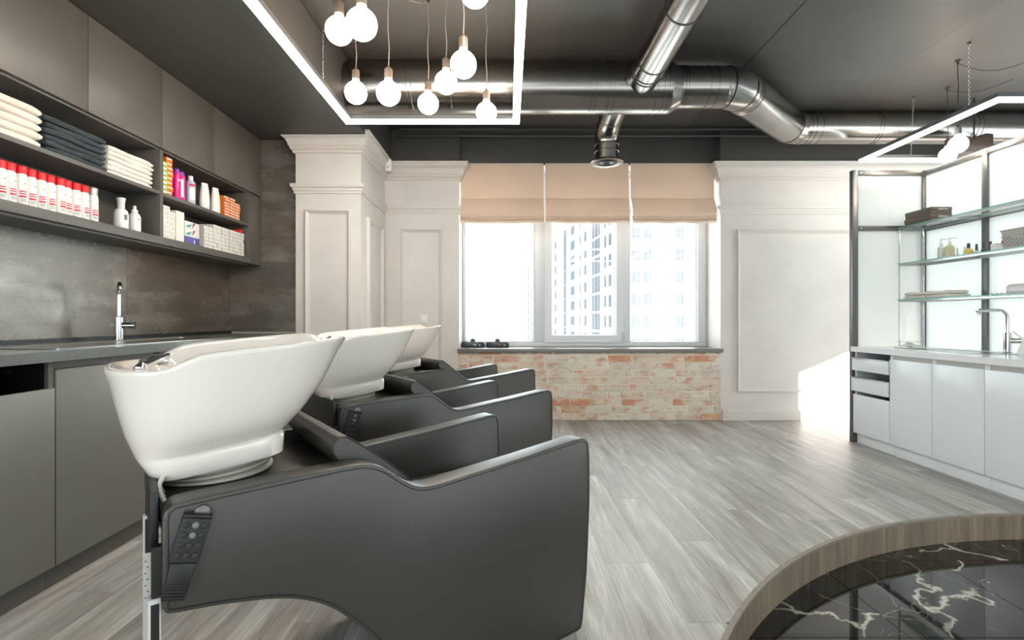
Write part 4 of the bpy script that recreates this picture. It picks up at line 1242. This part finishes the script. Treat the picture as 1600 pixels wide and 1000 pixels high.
def vial(label, x, y, r, hb, hc, body, cap):
    t = thing('polish_bottle', label, 'bottle', (x, y, Z2_), 'little bottles on the middle glass shelf')
    MB().lathe([(r * 0.9, 0), (r, 0.002), (r, hb * 0.8), (r * 0.5, hb)], (x, y, Z2_), 14).build('bottle_body', body, t)
    MB().lathe([(r * 0.55, hb + 0.0005), (r * 0.62, hb + 0.001), (r * 0.5, hb + hc), (r * 0.3, hb + hc + 0.001)], (x, y, Z2_), 12).build('cap', cap, t)
vial('tiny white-capped bottle right of the amber pump bottle', 3.42, 3.875, 0.012, 0.025, 0.045, 'clear_liquid', 'white_plastic')
vial('tiny white-capped bottle touching the golden perfume', 3.44, 3.835, 0.012, 0.025, 0.048, 'amber', 'white_plastic')
vial('slim dark-capped polish bottle between perfume and steel post', 3.42, 3.715, 0.014, 0.030, 0.046, 'clear_liquid', 'dark_cap')
vial('black polish bottle standing in front of the steel post', 3.42, 3.66, 0.016, 0.034, 0.045, 'dark_cap', 'dark_cap')
vial('black polish bottle right of the steel post', 3.42, 3.608, 0.016, 0.030, 0.048, 'dark_cap', 'dark_cap')
t = thing('perfume_bottle', 'round golden perfume bottle with a dark cap', 'bottle', (3.425, 3.785, Z2_))
MB().lathe([(0.014, 0), (0.024, 0.006), (0.030, 0.022), (0.028, 0.038), (0.018, 0.050), (0.009, 0.055)], (3.425, 3.785, Z2_), 20).build('bottle_body', 'gold', t)
MB().lathe([(0.009, 0.0555), (0.0105, 0.056), (0.0105, 0.090), (0.008, 0.092)], (3.425, 3.785, Z2_), 14).build('cap', 'dark_cap', t)
tag(B('small_carton', 'carton_white', 3.40, 3.548, Z2_, 3.445, 3.588, Z2_ + 0.058, bevel=0.002), 'small white carton right of the black polish bottles', 'box')
t = thing('small_pouch', 'small black and white case with red fabric beside the basket', 'case', (3.42, 3.50, Z2_))
B('case_body', 'carton_white', 3.38, 3.475, Z2_, 3.46, 3.53, Z2_ + 0.045, t, bevel=0.004)
B('case_label', 'dark_cap', 3.388, 3.4738, Z2_ + 0.02, 3.445, 3.4748, Z2_ + 0.038, t)
mb = MB()
for k in range(4):
    mb.tube([(3.40 + 0.015 * k, 3.50, Z2_ + 0.046), (3.405 + 0.017 * k, 3.495, Z2_ + 0.066 + 0.010 * k), (3.42 + 0.016 * k, 3.49, Z2_ + 0.060 + 0.012 * k)], [0.010, 0.012, 0.004], 6)
mb.build('red_fabric', mat('red_fabric', (222, 96, 80), 0.8), t)
bk = thing('basket', 'grey openwork plastic basket on the middle glass shelf', 'basket', (3.42, 3.32, Z2_))
M['basket'] = mat('grey_basket', (176, 172, 166), 0.6)
def brect(s_, z): return rrect(3.42 - 0.085 * s_, 3.32 - 0.135 * s_, 3.42 + 0.085 * s_, 3.32 + 0.135 * s_, 0.02, Z2_ + z, 3)
MB().rings([brect(0.90, 0.0), brect(1.0, 0.118), brect(0.96, 0.118), brect(0.86, 0.004)]).build('basket_wall', 'basket', bk, smooth=30)
MB().rings([brect(1.0, 0.1185), brect(1.05, 0.1185), brect(1.05, 0.127), brect(0.98, 0.127)], True, False).build('basket_rim', 'basket', bk, smooth=30)
mb = MB()
for r_ in range(6):
    for c in range(10):
        z = 0.018 + 0.012 * r_; s_ = 0.9 + 0.1 * z / 0.118
        if r_ > 3 and 3 < c < 7: continue
        x_ = 3.42 - 0.070 + 0.0155 * c + (0.007 if r_ % 2 else 0)
        mb.box(x_ - 0.0045, 3.32 - 0.135 * s_ - 0.0012, Z2_ + z - 0.003, x_ + 0.0045, 3.32 - 0.135 * s_ + 0.001, Z2_ + z + 0.003)
        y_ = 3.32 - 0.11 + 0.0245 * c + (0.01 if r_ % 2 else 0)
        mb.box(3.42 - 0.085 * s_ - 0.0012, y_ - 0.006, Z2_ + z - 0.003, 3.42 - 0.085 * s_ + 0.001, y_ + 0.006, Z2_ + z + 0.003)
mb.build('weave_openings', 'grey_print', bk, smooth=0)
MB().box(3.40, 3.1825, Z2_ + 0.082, 3.455, 3.186, Z2_ + 0.100).build('grip_hole', 'dark_cap', bk)
# towels, bowl and sprig on the lowest shelf
for k in range(2):
    towel('hand_towel', 'towel_white', 3.345, 3.50, 4.09, 4.305, Z3 + 0.0285 * k, 0.0275, 60 + k, ('lower', 'upper')[k] + ' white hand towel of the left pair on the lowest glass shelf', 'hand towels on the lowest glass shelf')
    towel('hand_towel', 'towel_white', 3.345, 3.51, 3.855, 4.075, Z3 + 0.0285 * k, 0.0275, 70 + k, ('lower', 'upper')[k] + ' white hand towel of the right pair on the lowest glass shelf', 'hand towels on the lowest glass shelf')
t = thing('soap_dish', 'rounded white container on the lowest glass shelf', 'container', (3.42, 3.33, Z3))
MB().rings([rrect(3.35, 3.22, 3.49, 3.44, 0.04, Z3), rrect(3.345, 3.215, 3.495, 3.445, 0.045, Z3 + 0.006), rrect(3.345, 3.215, 3.495, 3.445, 0.045, Z3 + 0.052), rrect(3.352, 3.222, 3.488, 3.438, 0.045, Z3 + 0.062)]).build('container_body', 'clear_cap', t, smooth=40)
MB().rings([rrect(3.350, 3.220, 3.490, 3.440, 0.045, Z3 + 0.0625), rrect(3.36, 3.23, 3.48, 3.43, 0.04, Z3 + 0.068)]).build('lid', 'white_plastic', t, smooth=40)
t = thing('leaf_sprig', 'small green leafy sprig lying left of the white container', 'sprig', (3.40, 3.50, Z3))
M['leaf'] = mat('green_leaf', (132, 150, 92), 0.6)
MB().tube([(3.385, 3.56, Z3 + 0.004), (3.40, 3.51, Z3 + 0.008), (3.415, 3.46, Z3 + 0.010)], 0.002, 6).build('stem', 'leaf', t)
for k in range(8):
    f = k / 7; x, y = 3.385 + 0.03 * f, 3.56 - 0.10 * f
    a = R(40 + 100 * (k % 2) + 30 * f); L = 0.030
    d = Vector((math.cos(a), math.sin(a), 0.25)); n_ = Vector((-math.sin(a), math.cos(a), 0)) * 0.007
    c = Vector((x, y, Z3 + 0.008))
    MB().add([c, c + d * L * 0.5 + n_, c + d * L, c + d * L * 0.5 - n_, c + d * L * 0.5 + Vector((0, 0, 0.003))], [(0, 1, 4), (1, 2, 4), (2, 3, 4), (3, 0, 4), (0, 3, 2, 1)]).build('leaf', 'leaf', t)
# scale and card on the worktop
t = thing('weighing_scale', 'flat white weighing scale with a clear tray on the worktop', 'scale', (3.22, 4.08, 0.8153))
MB().lathe([(0.095, 0), (0.105, 0.004), (0.106, 0.010), (0.075, 0.020), (0.035, 0.030), (0.022, 0.040), (0.018, 0.048)], (3.22, 4.08, 0.8153), 28).build('scale_body', 'white_plastic', t, smooth=40)
MB().lathe([(0.085, 0.0485), (0.092, 0.050), (0.092, 0.052), (0.085, 0.052)], (3.22, 4.08, 0.8153), 28).build('tray', 'shelf_glass', t)
B('scale_display', 'grey_print', 3.15, 4.00, 0.8290, 3.185, 4.012, 0.8330, t)
t = thing('table_card', 'white and blue tent card at the right edge of the worktop', 'card', (3.40, 3.30, 0.8153))
MB().rings([[(3.335, 3.255, 0.8155), (3.335, 3.345, 0.8155), (3.352, 3.300, 0.935)], [(3.47, 3.255, 0.8155), (3.47, 3.345, 0.8155), (3.462, 3.300, 0.935)]]).build('card_body', 'carton_white', t, smooth=0)
def cp(f, g): return (3.335 + 0.017 * g + (0.135 - 0.025 * g) * f, 3.2545 + 0.045 * g, 0.8155 + 0.1195 * g)
MB().add([cp(0.02, 0.55), cp(0.98, 0.80), cp(0.98, 0.98), cp(0.02, 0.98)], [(0, 1, 2, 3)]).build('blue_print', mat('blue_print', (134, 160, 200), 0.4), t, smooth=0)
B('card_clip', 'dark_cap', 3.35, 3.248, 0.8155, 3.368, 3.2545, 0.8215, t)

# ================================================================== lamps
def led_frame(label, x0, x1, y0, y1, z, chains):
    t = thing('led_frame_lamp', label, 'lamp', ((x0 + x1) / 2, (y0 + y1) / 2, z), 'rectangular led lamps')
    w, h = 0.052, 0.050
    for nm, m_, ins, za, zb_ in (('lamp_profile', 'led_body', 0.0, z + 0.0185, z + h), ('led_strip', 'led', 0.002, z, z + 0.018)):
        rg = []
        for a, zz in ((ins, za), (ins, zb_), (w - ins, zb_), (w - ins, za), (ins, za)):
            rg.append([(x0 + a, y0 + a, zz), (x1 - a, y0 + a, zz), (x1 - a, y1 - a, zz), (x0 + a, y1 - a, zz)])
        MB().rings(rg, False, False).build(nm, m_, t, smooth=0)
    for ch_ in chains:
        cx_, cy_ = ch_[:2]; tx_, ty_ = ch_[2:] if len(ch_) > 2 else (0.0, 0.0)
        mb = MB()
        zz = z + h
        k = 0
        while zz < ZC - 0.02:                # chain of alternating links
            d = Vector((0.004, 0, 0)) if k % 2 else Vector((0, 0.004, 0))
            g = (zz - z - h) / (ZC - z - h)
            c = Vector((cx_ + tx_ * g, cy_ + ty_ * g, zz + 0.010))
            mb.tube([c + Vector((0, 0, -0.010)), c + d + Vector((0, 0, -0.005)), c + d + Vector((0, 0, 0.005)), c + Vector((0, 0, 0.010)), c - d + Vector((0, 0, 0.005)), c - d + Vector((0, 0, -0.005)), c + Vector((0, 0, -0.010))], 0.0016, 4, False)
            zz += 0.0165; k += 1
        mb.build('chain', 'bolt', t)
        MB().lathe([(0.012, ZC - 0.008), (0.012, ZC - 0.0005)], (cx_ + tx_, cy_ + ty_, 0), 10).build('ceiling_hook', 'dark_cord', t)
    return t
led_frame('glowing rectangular led frame hung around the globe bulbs', -1.205, 0.090, 1.60, 3.80, 2.50, [(-1.185, 3.27), (0.07, 2.55), (-1.185, 2.0), (0.07, 3.2)])
led_frame('glowing led frame hung above the frosted glass partition', 3.245, 4.50, 3.37, 4.71, 2.50, [(3.262, 3.6), (3.71, 4.684, -0.15, -0.22), (4.48, 4.2)])

def pendant(label, x, y, z, cord='cord', hook=None, group='globe bulb pendants over the chairs', sk='socket', drape=None):
    t = thing('globe_pendant', label, 'lamp', (x, y, z - 0.0625), group)
    r = 0.0625
    prof = [(max(1e-4, r * math.sin(math.pi * i / 14)), -r * math.cos(math.pi * i / 14)) for i in range(13)]
    prof += [(0.022, 0.062), (0.019, 0.070), (0.0185, 0.074)]
    MB().lathe(prof, (x, y, z), 24).build('bulb', 'bulb', t, smooth=60)
    MB().lathe([(0.017, 0.0745), (0.021, 0.076), (0.0215, 0.118), (0.0205, 0.128), (0.010, 0.134), (0.005, 0.146)], (x, y, z), 18).build('bulb_socket', sk, t)
    mb = MB()
    zz = z + 0.140
    n = 6
    mb.tube([(x + 0.004 * math.sin(i * 1.9), y + 0.003 * math.cos(i * 1.3), zz + (ZC - 0.02 - zz) * i / n) for i in range(n + 1)], 0.0028, 6)
    if drape:
        mb.tube([(x, y, ZC - 0.022)] + [(x + drape[0] * f, y + drape[1] * f, ZC - 0.022 - drape[2] * math.sin(math.pi * f) * (1 - 0.3 * f)) for f in (0.15, 0.3, 0.5, 0.7, 0.85, 1.0)], 0.0028, 6)
    mb.build('cord', cord, t)
    MB().lathe([(0.006, ZC - 0.030), (0.008, ZC - 0.012), (0.020, ZC - 0.006), (0.020, ZC - 0.001)], (x, y, 0), 14).build('ceiling_hook', 'dark_cord', t)
    return t
PX = [(530, 48, 2.37, 'globe bulb half hidden behind the big front left globe', (0.5, -0.5, 0.10)), (565, 38, 2.07, 'large front left globe bulb overlapping its neighbour', (0.3, -0.3, 0.08)),
      (556, 145, 2.93, 'leftmost low globe bulb near the led frame corner', None), (607, 146, 2.69, 'second low globe bulb from the left in front of the duct', (-0.3, -0.6, 0.1)),
      (669, 162, 3.10, 'small low globe bulb in the middle of the cluster', (-0.25, -0.5, 0.12)), (697, 129, 2.84, 'globe bulb touching a larger one on its upper right', None),
      (724, 101, 2.43, 'large globe bulb on the right with a tall visible socket', (-0.4, -0.4, 0.08)), (760, 176, 3.10, 'lowest right globe bulb crossing the back led bar', None),
      (742, -12, 2.20, 'globe bulb cut off by the top edge of the picture', (-0.3, -0.5, 0.1))]
for px, py, d, lab, dr in PX:
    pendant(lab, (px - 793) / 796 * d, d, 1.05 + (498 - py) / 796 * d, drape=dr)
pendant('right globe bulb of the pair above the partition', 3.405, 3.85, 2.366, 'dark_cord', group='globe bulbs over the partition', sk='dark_cord', drape=(0.5, -0.1, 0.09))
pendant('lower left globe bulb of the pair above the partition', 3.715, 4.30, 2.43, 'dark_cord', group='globe bulbs over the partition', sk='dark_cord', drape=(0.35, -0.2, 0.06))
# unseen lamps added behind and beside the camera for fill light
led_frame('glowing rectangular led frame over the salon behind the camera', -0.9, 0.5, -2.6, -0.4, 2.50, [(-0.88, -1.5), (0.48, -1.5)])
led_frame('glowing rectangular led frame over the sunken marble area', 1.6, 3.0, -1.6, 0.6, 2.50, [(1.62, -0.5), (2.98, -0.5)])

# ================================================================== ventilation ducts
vd = thing('ventilation_duct', 'galvanised round ventilation duct under the black ceiling', 'duct', (0.8, 3.87, 2.6))
ZD = 2.80
def pipe(name, path, r, n=28, m_='galv', parent=None, caps=True):
    return MB().tube(path, r, n, caps).build(name, m_, parent or vd, smooth=50)
def band(p, d, r, w=0.012, m_='galv', t=0.004):
    p, d = Vector(p), Vector(d).normalized()
    return MB().tube([p - d * w / 2, p - d * w / 2 * 0.8, p + d * w / 2 * 0.8, p + d * w / 2], [r, r + t, r + t, r], 28, True).build('joint_band', m_, vd, smooth=40)
Y1, Y2, R1, R2 = 3.87, 4.78, 0.187, 0.150
Z2 = 2.842
pipe('main_pipe', [(-1.204, Y1, ZD), (0.6, Y1, ZD), (1.20, Y1, ZD)], R1)
pipe('reducer', [(1.20, Y1, ZD), (1.22, Y1, ZD), (1.28, Y1, ZD + 0.006), (1.30, Y1, ZD + 0.006)], [R1 + 0.002, R1 + 0.001, R2 + 0.003, R2 + 0.002])
ZE = ZD + 0.006
pipe('main_pipe', [(1.30, Y1, ZE), (1.66, Y1, ZE)], R2)
q45 = math.sqrt(0.5)
def elbow(c0, d0, d1, r, L):
    """three-gore elbow from direction d0 to d1"""
    c0, d0, d1 = Vector(c0), Vector(d0).normalized(), Vector(d1).normalized()
    dm = (d0 + d1).normalized()
    p1 = c0 + dm * L
    pipe('elbow', [c0 - d0 * 0.025, c0, p1, p1 + d1 * 0.025], r + 0.0015)
    return p1
e1 = elbow((1.655, Y1, ZE), (1, 0, 0), (q45, q45, 0), R2, 0.15)
L2 = 0.93
dd = Vector((q45, q45, (Z2 - ZE) / 1.0))
p_ = e1; pE = e1 + Vector((q45, q45, 0)) * L2
k = (Y2 - 0.03 - e1.y) / q45
pE = e1 + Vector((q45, q45, 0)) * k; pE.z = Z2
pipe('diagonal_pipe', [e1 - (pE - e1).normalized() * 0.03, pE + (pE - e1).normalized() * 0.04], R2 - 0.001)
e2 = elbow(pE, (q45, q45, 0), (1, 0, 0), R2 - 0.004, 0.12)
pipe('far_pipe', [e2 - Vector((0.03, 0, 0)), (5.0, e2.y, Z2)], R2 - 0.006)
for x in (-0.72, -0.43, 0.05): band((x, Y1, ZD), (1, 0, 0), R1, 0.035 if x < 0 else 0.02)
for x in (0.62, 0.655, 0.735, 0.75, 0.79, 1.10, 1.15, 1.185): band((x, Y1, ZD), (1, 0, 0), R1, 0.012)
for x in (1.29, 1.315, 1.335, 1.50, 1.56): band((x, Y1, ZE), (1, 0, 0), R2, 0.010)
band((1.655, Y1, ZE), (1, 0.2, 0), R2, 0.010, 'galv_dark'); band(e1, (0.85, 0.6, 0), R2, 0.010, 'galv_dark')
u_ = (pE - e1).normalized()
for s_ in (0.06, 0.10, 0.115): band(e1 + u_ * s_, u_, R2 - 0.001, 0.008)
band(pE, (0.8, 0.6, 0), R2 - 0.001, 0.010, 'galv_dark'); band(e2, (1, 0.1, 0), R2 - 0.003, 0.012)
for x in (2.80, 2.84, 2.90, 3.42, 3.45, 4.28, 4.32, 4.36): band((x, e2.y, Z2), (1, 0, 0), R2 - 0.006, 0.010)
# branch towards the camera
RB, XB, ZB = 0.108, 0.985, 2.795
pipe('branch_pipe', [(XB, 2.35, ZB), (XB, 2.80, ZB), (XB, Y1 - R1 * 0.80, ZB)], RB)
pipe('branch_pipe', [(XB, -0.2, ZB + 0.004), (XB, 2.345, ZB + 0.004)], RB - 0.010)
for y, w_ in ((2.35, 0.02), (2.84, 0.010), (3.42, 0.010), (3.56, 0.010), (3.60, 0.010)): band((XB, y, ZB), (0, 1, 0), RB, w_, 'galv_dark' if w_ < 0.015 else 'galv')
# outlet towards the window with its round diffuser
XO, RO_ = 0.862, 0.100
oy = 4.40
op = [(XO, Y1 + R1 * 0.7, 2.745), (XO, 4.20, 2.725), (XO, 4.29, 2.712), (XO, 4.37, 2.68), (XO, 4.415, 2.63), (XO, 4.43, 2.57), (XO, 4.43, 2.425)]
pipe('outlet_pipe', op, RO_)
band((XO, 4.20, 2.725), (0, 1, -0.1), RO_, 0.012); band((XO, 4.345, 2.695), (0, 1, -0.8), RO_, 0.010); band((XO, 4.43, 2.56), (0, 0, 1), RO_, 0.010); band((XO, 4.43, 2.50), (0, 0, 1), RO_ + 0.003, 0.012)
df = MB().lathe([(RO_, 2.43), (RO_ + 0.002, 2.425), (0.140, 2.412), (0.143, 2.405), (0.136, 2.400), (0.085, 2.406), (0.083, 2.412)], (XO, 4.43, 0), 32).build('diffuser', 'galv', vd, smooth=40)
for rr in (0.022, 0.042, 0.062, 0.080):
    MB().lathe([(rr, 2.411), (rr + 0.010, 2.402), (rr + 0.012, 2.402), (rr + 0.002, 2.411)], (XO, 4.43, 0), 28, False, False).build('diffuser_ring', 'galv_dark' if rr != 0.042 else 'galv', df)
for x in (-0.43, 0.66):                         # hanger straps up to the ceiling
    MB().tube([(x, Y1 - 0.02, ZD + R1), (x, Y1 - 0.02, ZC - 0.001)], 0.006, 6).build('hanger', 'galv_dark', vd)
MB().tube([(XB - 0.105, 2.36, ZB + 0.02), (XB - 0.115, 2.36, ZC - 0.001)], 0.004, 6).build('hanger', 'galv_dark', vd)
MB().tube([(XB + 0.105, 2.36, ZB + 0.02), (XB + 0.115, 2.36, ZC - 0.001)], 0.004, 6).build('hanger', 'galv_dark', vd)

# conduits and cables under the ceiling
for z, y, lab in ((2.975, 5.17, 'upper thin black conduit along the ceiling above the window'), (2.915, 5.19, 'lower thin black conduit along the beam above the window')):
    o = MB().tube([(-1.10, y, z), (5.8, y, z)], 0.014, 10).build('conduit', 'paint_black')
    tag(o, lab, 'conduit', 'conduits above the window')
o = MB().tube([(1.25, 3.95, ZD + R2 + 0.03), (1.5, 3.96, 2.985), (1.8, 4.2, 2.98), (2.2, 4.70, 2.972), (2.45, 4.86, 2.975), (2.75, 4.90, 2.972), (2.95, 4.93, 2.955), (3.10, 4.95, 2.965)], 0.013, 8).build('foil_cable', mat('silver_foil', (170, 160, 148), 0.35, metal=0.9))
tag(o, 'silver wrapped cable running over the bent duct', 'cable')
o = MB().tube([(2.95, 4.95, 2.950), (3.4, 4.90, 2.985), (4.0, 4.85, 2.975), (4.6, 4.9, 2.98), (5.2, 4.9, 2.98)], 0.010, 8).build('ceiling_cable', 'dark_cord')
tag(o, 'dark cable on the ceiling behind the right duct', 'cable')
o = MB().tube([(-1.0, 4.00, 2.985), (-0.2, 4.03, 2.984), (0.3, 4.02, 2.986), (0.75, 4.02, 2.98)], 0.012, 8).build('wrapped_cable', 'cord')
tag(o, 'taped cable lying along the top of the main duct', 'cable')
# dark outlet hood behind the right bulbs
t = thing('duct_hood', 'dark brown hood hanging behind the globe bulbs on the right', 'duct hood', (4.05, 4.5, 2.49))
pf = [(0, 0), (0.30, 0.0), (0.30, 0.15), (0.24, 0.155), (0.16, 0.13), (0.08, 0.085), (0.0, 0.05)]
MB().rings([[(3.90 + a, 4.40, 2.50 + b) for a, b in pf], [(3.90 + a, 4.62, 2.50 + b) for a, b in pf]]).build('hood_shell', mat('brown_hood', (64, 52, 44), 0.4), t, bevel=0.008)
B('hood_edge', 'alu', 3.90, 4.395, 2.490, 4.205, 4.625, 2.4985, t)
MB().tube([(4.12, 4.5, 2.65), (4.12, 4.5, ZC - 0.001)], 0.006, 6).build('hanger_rod', 'galv_dark', t)

# ================================================================== blinds
def blind(label, x0, x1, seed):
    rnd = random.Random(seed)
    t = thing('roman_blind', label, 'blind', ((x0 + x1) / 2, 5.33, 2.05), 'roman blinds on the back window')
    nx = 24
    def sheet(prof, nm, wob, th=0.002):
        rgf = []
        for o, z in prof + [(o_ + 0.004, z_) for o_, z_ in reversed(prof)]:
            row_ = []
            for i in range(nx + 1):
                f = i / nx
                w_ = wob(f, z)
                row_.append((x0 + (x1 - x0) * f, 5.335 - o - w_[0], z + w_[1]))
            rgf.append(row_)
        mb = MB()
        n_ = len(rgf); o0 = 0
        for rw in rgf: mb.v += rw
        for k in range(n_):
            k2 = (k + 1) % n_
            for i in range(nx):
                mb.f.append((k * (nx + 1) + i, k * (nx + 1) + i + 1, k2 * (nx + 1) + i + 1, k2 * (nx + 1) + i)); mb.mi.append(0)
        for i in (0, nx):
            mb.f.append(tuple(k * (nx + 1) + i for k in range(n_))); mb.mi.append(0)
        return mb.build(nm, 'linen', t, smooth=40)
    ph = rnd.uniform(0, 6)
    flat = lambda f, z: (0.002 * math.sin(ph + f * 5), 0)
    sheet([(0.0, 2.672), (0.0, 2.50), (0.0, 2.312)], 'upper_fabric', flat)
    def wob(f, z):
        g = min(1.0, max(0.0, (2.31 - z) / 0.2))
        e = 1 - abs(2 * f - 1) ** 3
        return (g * (0.010 * math.sin(ph + f * 11) * 0.5 + 0.006 * math.sin(ph * 2 + f * 23)), -g * 0.006 * math.sin(math.pi * f) + g * 0.003 * math.sin(ph + 17 * f))
    sheet([(0.001, 2.311), (0.016, 2.295), (0.050, 2.235), (0.082, 2.172), (0.088, 2.140), (0.070, 2.112), (0.030, 2.102)], 'lower_fold', wob)
    sheet([(0.030, 2.120), (0.066, 2.114), (0.076, 2.098), (0.066, 2.084), (0.030, 2.080)], 'middle_fold', wob)
    sheet([(0.030, 2.090), (0.070, 2.080), (0.082, 2.064), (0.076, 2.050), (0.020, 2.046)], 'bottom_fold', wob)
    B('head_rail', 'pvc', x0, 5.337, 2.650, x1, 5.365, 2.678, t)
    B('side_tape', 'pvc', x1 - 0.001, 5.345, 2.09, x1 + 0.006, 5.349, 2.66, t, smooth=0)  # white strip stands in for daylight shining through the gap
blind('left beige roman blind, half folded up over the window', -0.490, 0.376, 1)
blind('middle beige roman blind, half folded up behind the round diffuser', 0.396, 1.266, 2)
blind('right beige roman blind, half folded up over the window', 1.288, 2.160, 5)

# ================================================================== small things on the back wall and the sill
for x, lab, red in ((-0.372, 'dark speaker-like device on the sill, nearer the wall', 0), (-0.108, 'dark speaker-like device on the sill with a red mark', 1)):
    t = thing('desk_device', lab, 'device', (x, 5.50, 0.7425), 'two dark devices on the window sill')
    rg = []
    for w_, d_, z in ((0.118, 0.05, 0.0), (0.126, 0.056, 0.006), (0.127, 0.056, 0.030), (0.118, 0.050, 0.044), (0.10, 0.04, 0.047)):
        rg.append([(x + w_ * math.copysign(abs(math.cos(R(q))) ** 0.5, math.cos(R(q))), 5.50 + d_ * math.copysign(abs(math.sin(R(q))) ** 0.8, math.sin(R(q))), 0.7427 + z * 1.35) for q in range(0, 360, 12)])
    MB().rings(rg).build('device_body', mat('graphite_plastic', (62, 68, 72), 0.35), t, smooth=45)
    MB().tube([(x, 5.48, 0.804), (x, 5.48, 0.822), (x, 5.48, 0.838)], [0.022, 0.029, 0.014], 14).build('knob', mat('knob_grey', (78, 84, 88), 0.3), t)
    B('display', mat('red_mark', (196, 60, 66), 0.4) if red else 'clear_cap', x + 0.005, 5.440, 0.766, x + 0.04, 5.4435, 0.776, t)
    MB().tube([(x + 0.075, 5.443, 0.766), (x + 0.075, 5.4465, 0.766)], 0.008, 12).build('dial', 'clear_cap', t)
t = thing('light_switch', 'white rocker switch on the panelled wall beside the window', 'switch', (-0.86, 5.25, 1.01))
B('switch_plate', 'pvc', -0.905, 5.249, 1.005, -0.822, 5.2595, 1.090, t, bevel=0.003)
B('rocker', 'white_plastic', -0.888, 5.243, 1.022, -0.839, 5.2488, 1.073, t, bevel=0.002)
t = thing('motion_sensor', 'small white motion sensor at the corner of the cornice', 'sensor', (-1.17, 5.10, 2.51))
MB().rings([rrect(-1.215 + 0.0, 5.035, -1.150, 5.085, 0.012, 2.515), rrect(-1.215, 5.030, -1.145, 5.087, 0.014, 2.53), rrect(-1.215, 5.030, -1.145, 5.087, 0.014, 2.61), rrect(-1.213, 5.035, -1.152, 5.085, 0.012, 2.628)]).build('sensor_body', 'white_plastic', t)
B('lens', 'clear_cap', -1.20, 5.0265, 2.535, -1.16, 5.0295, 2.565, t)
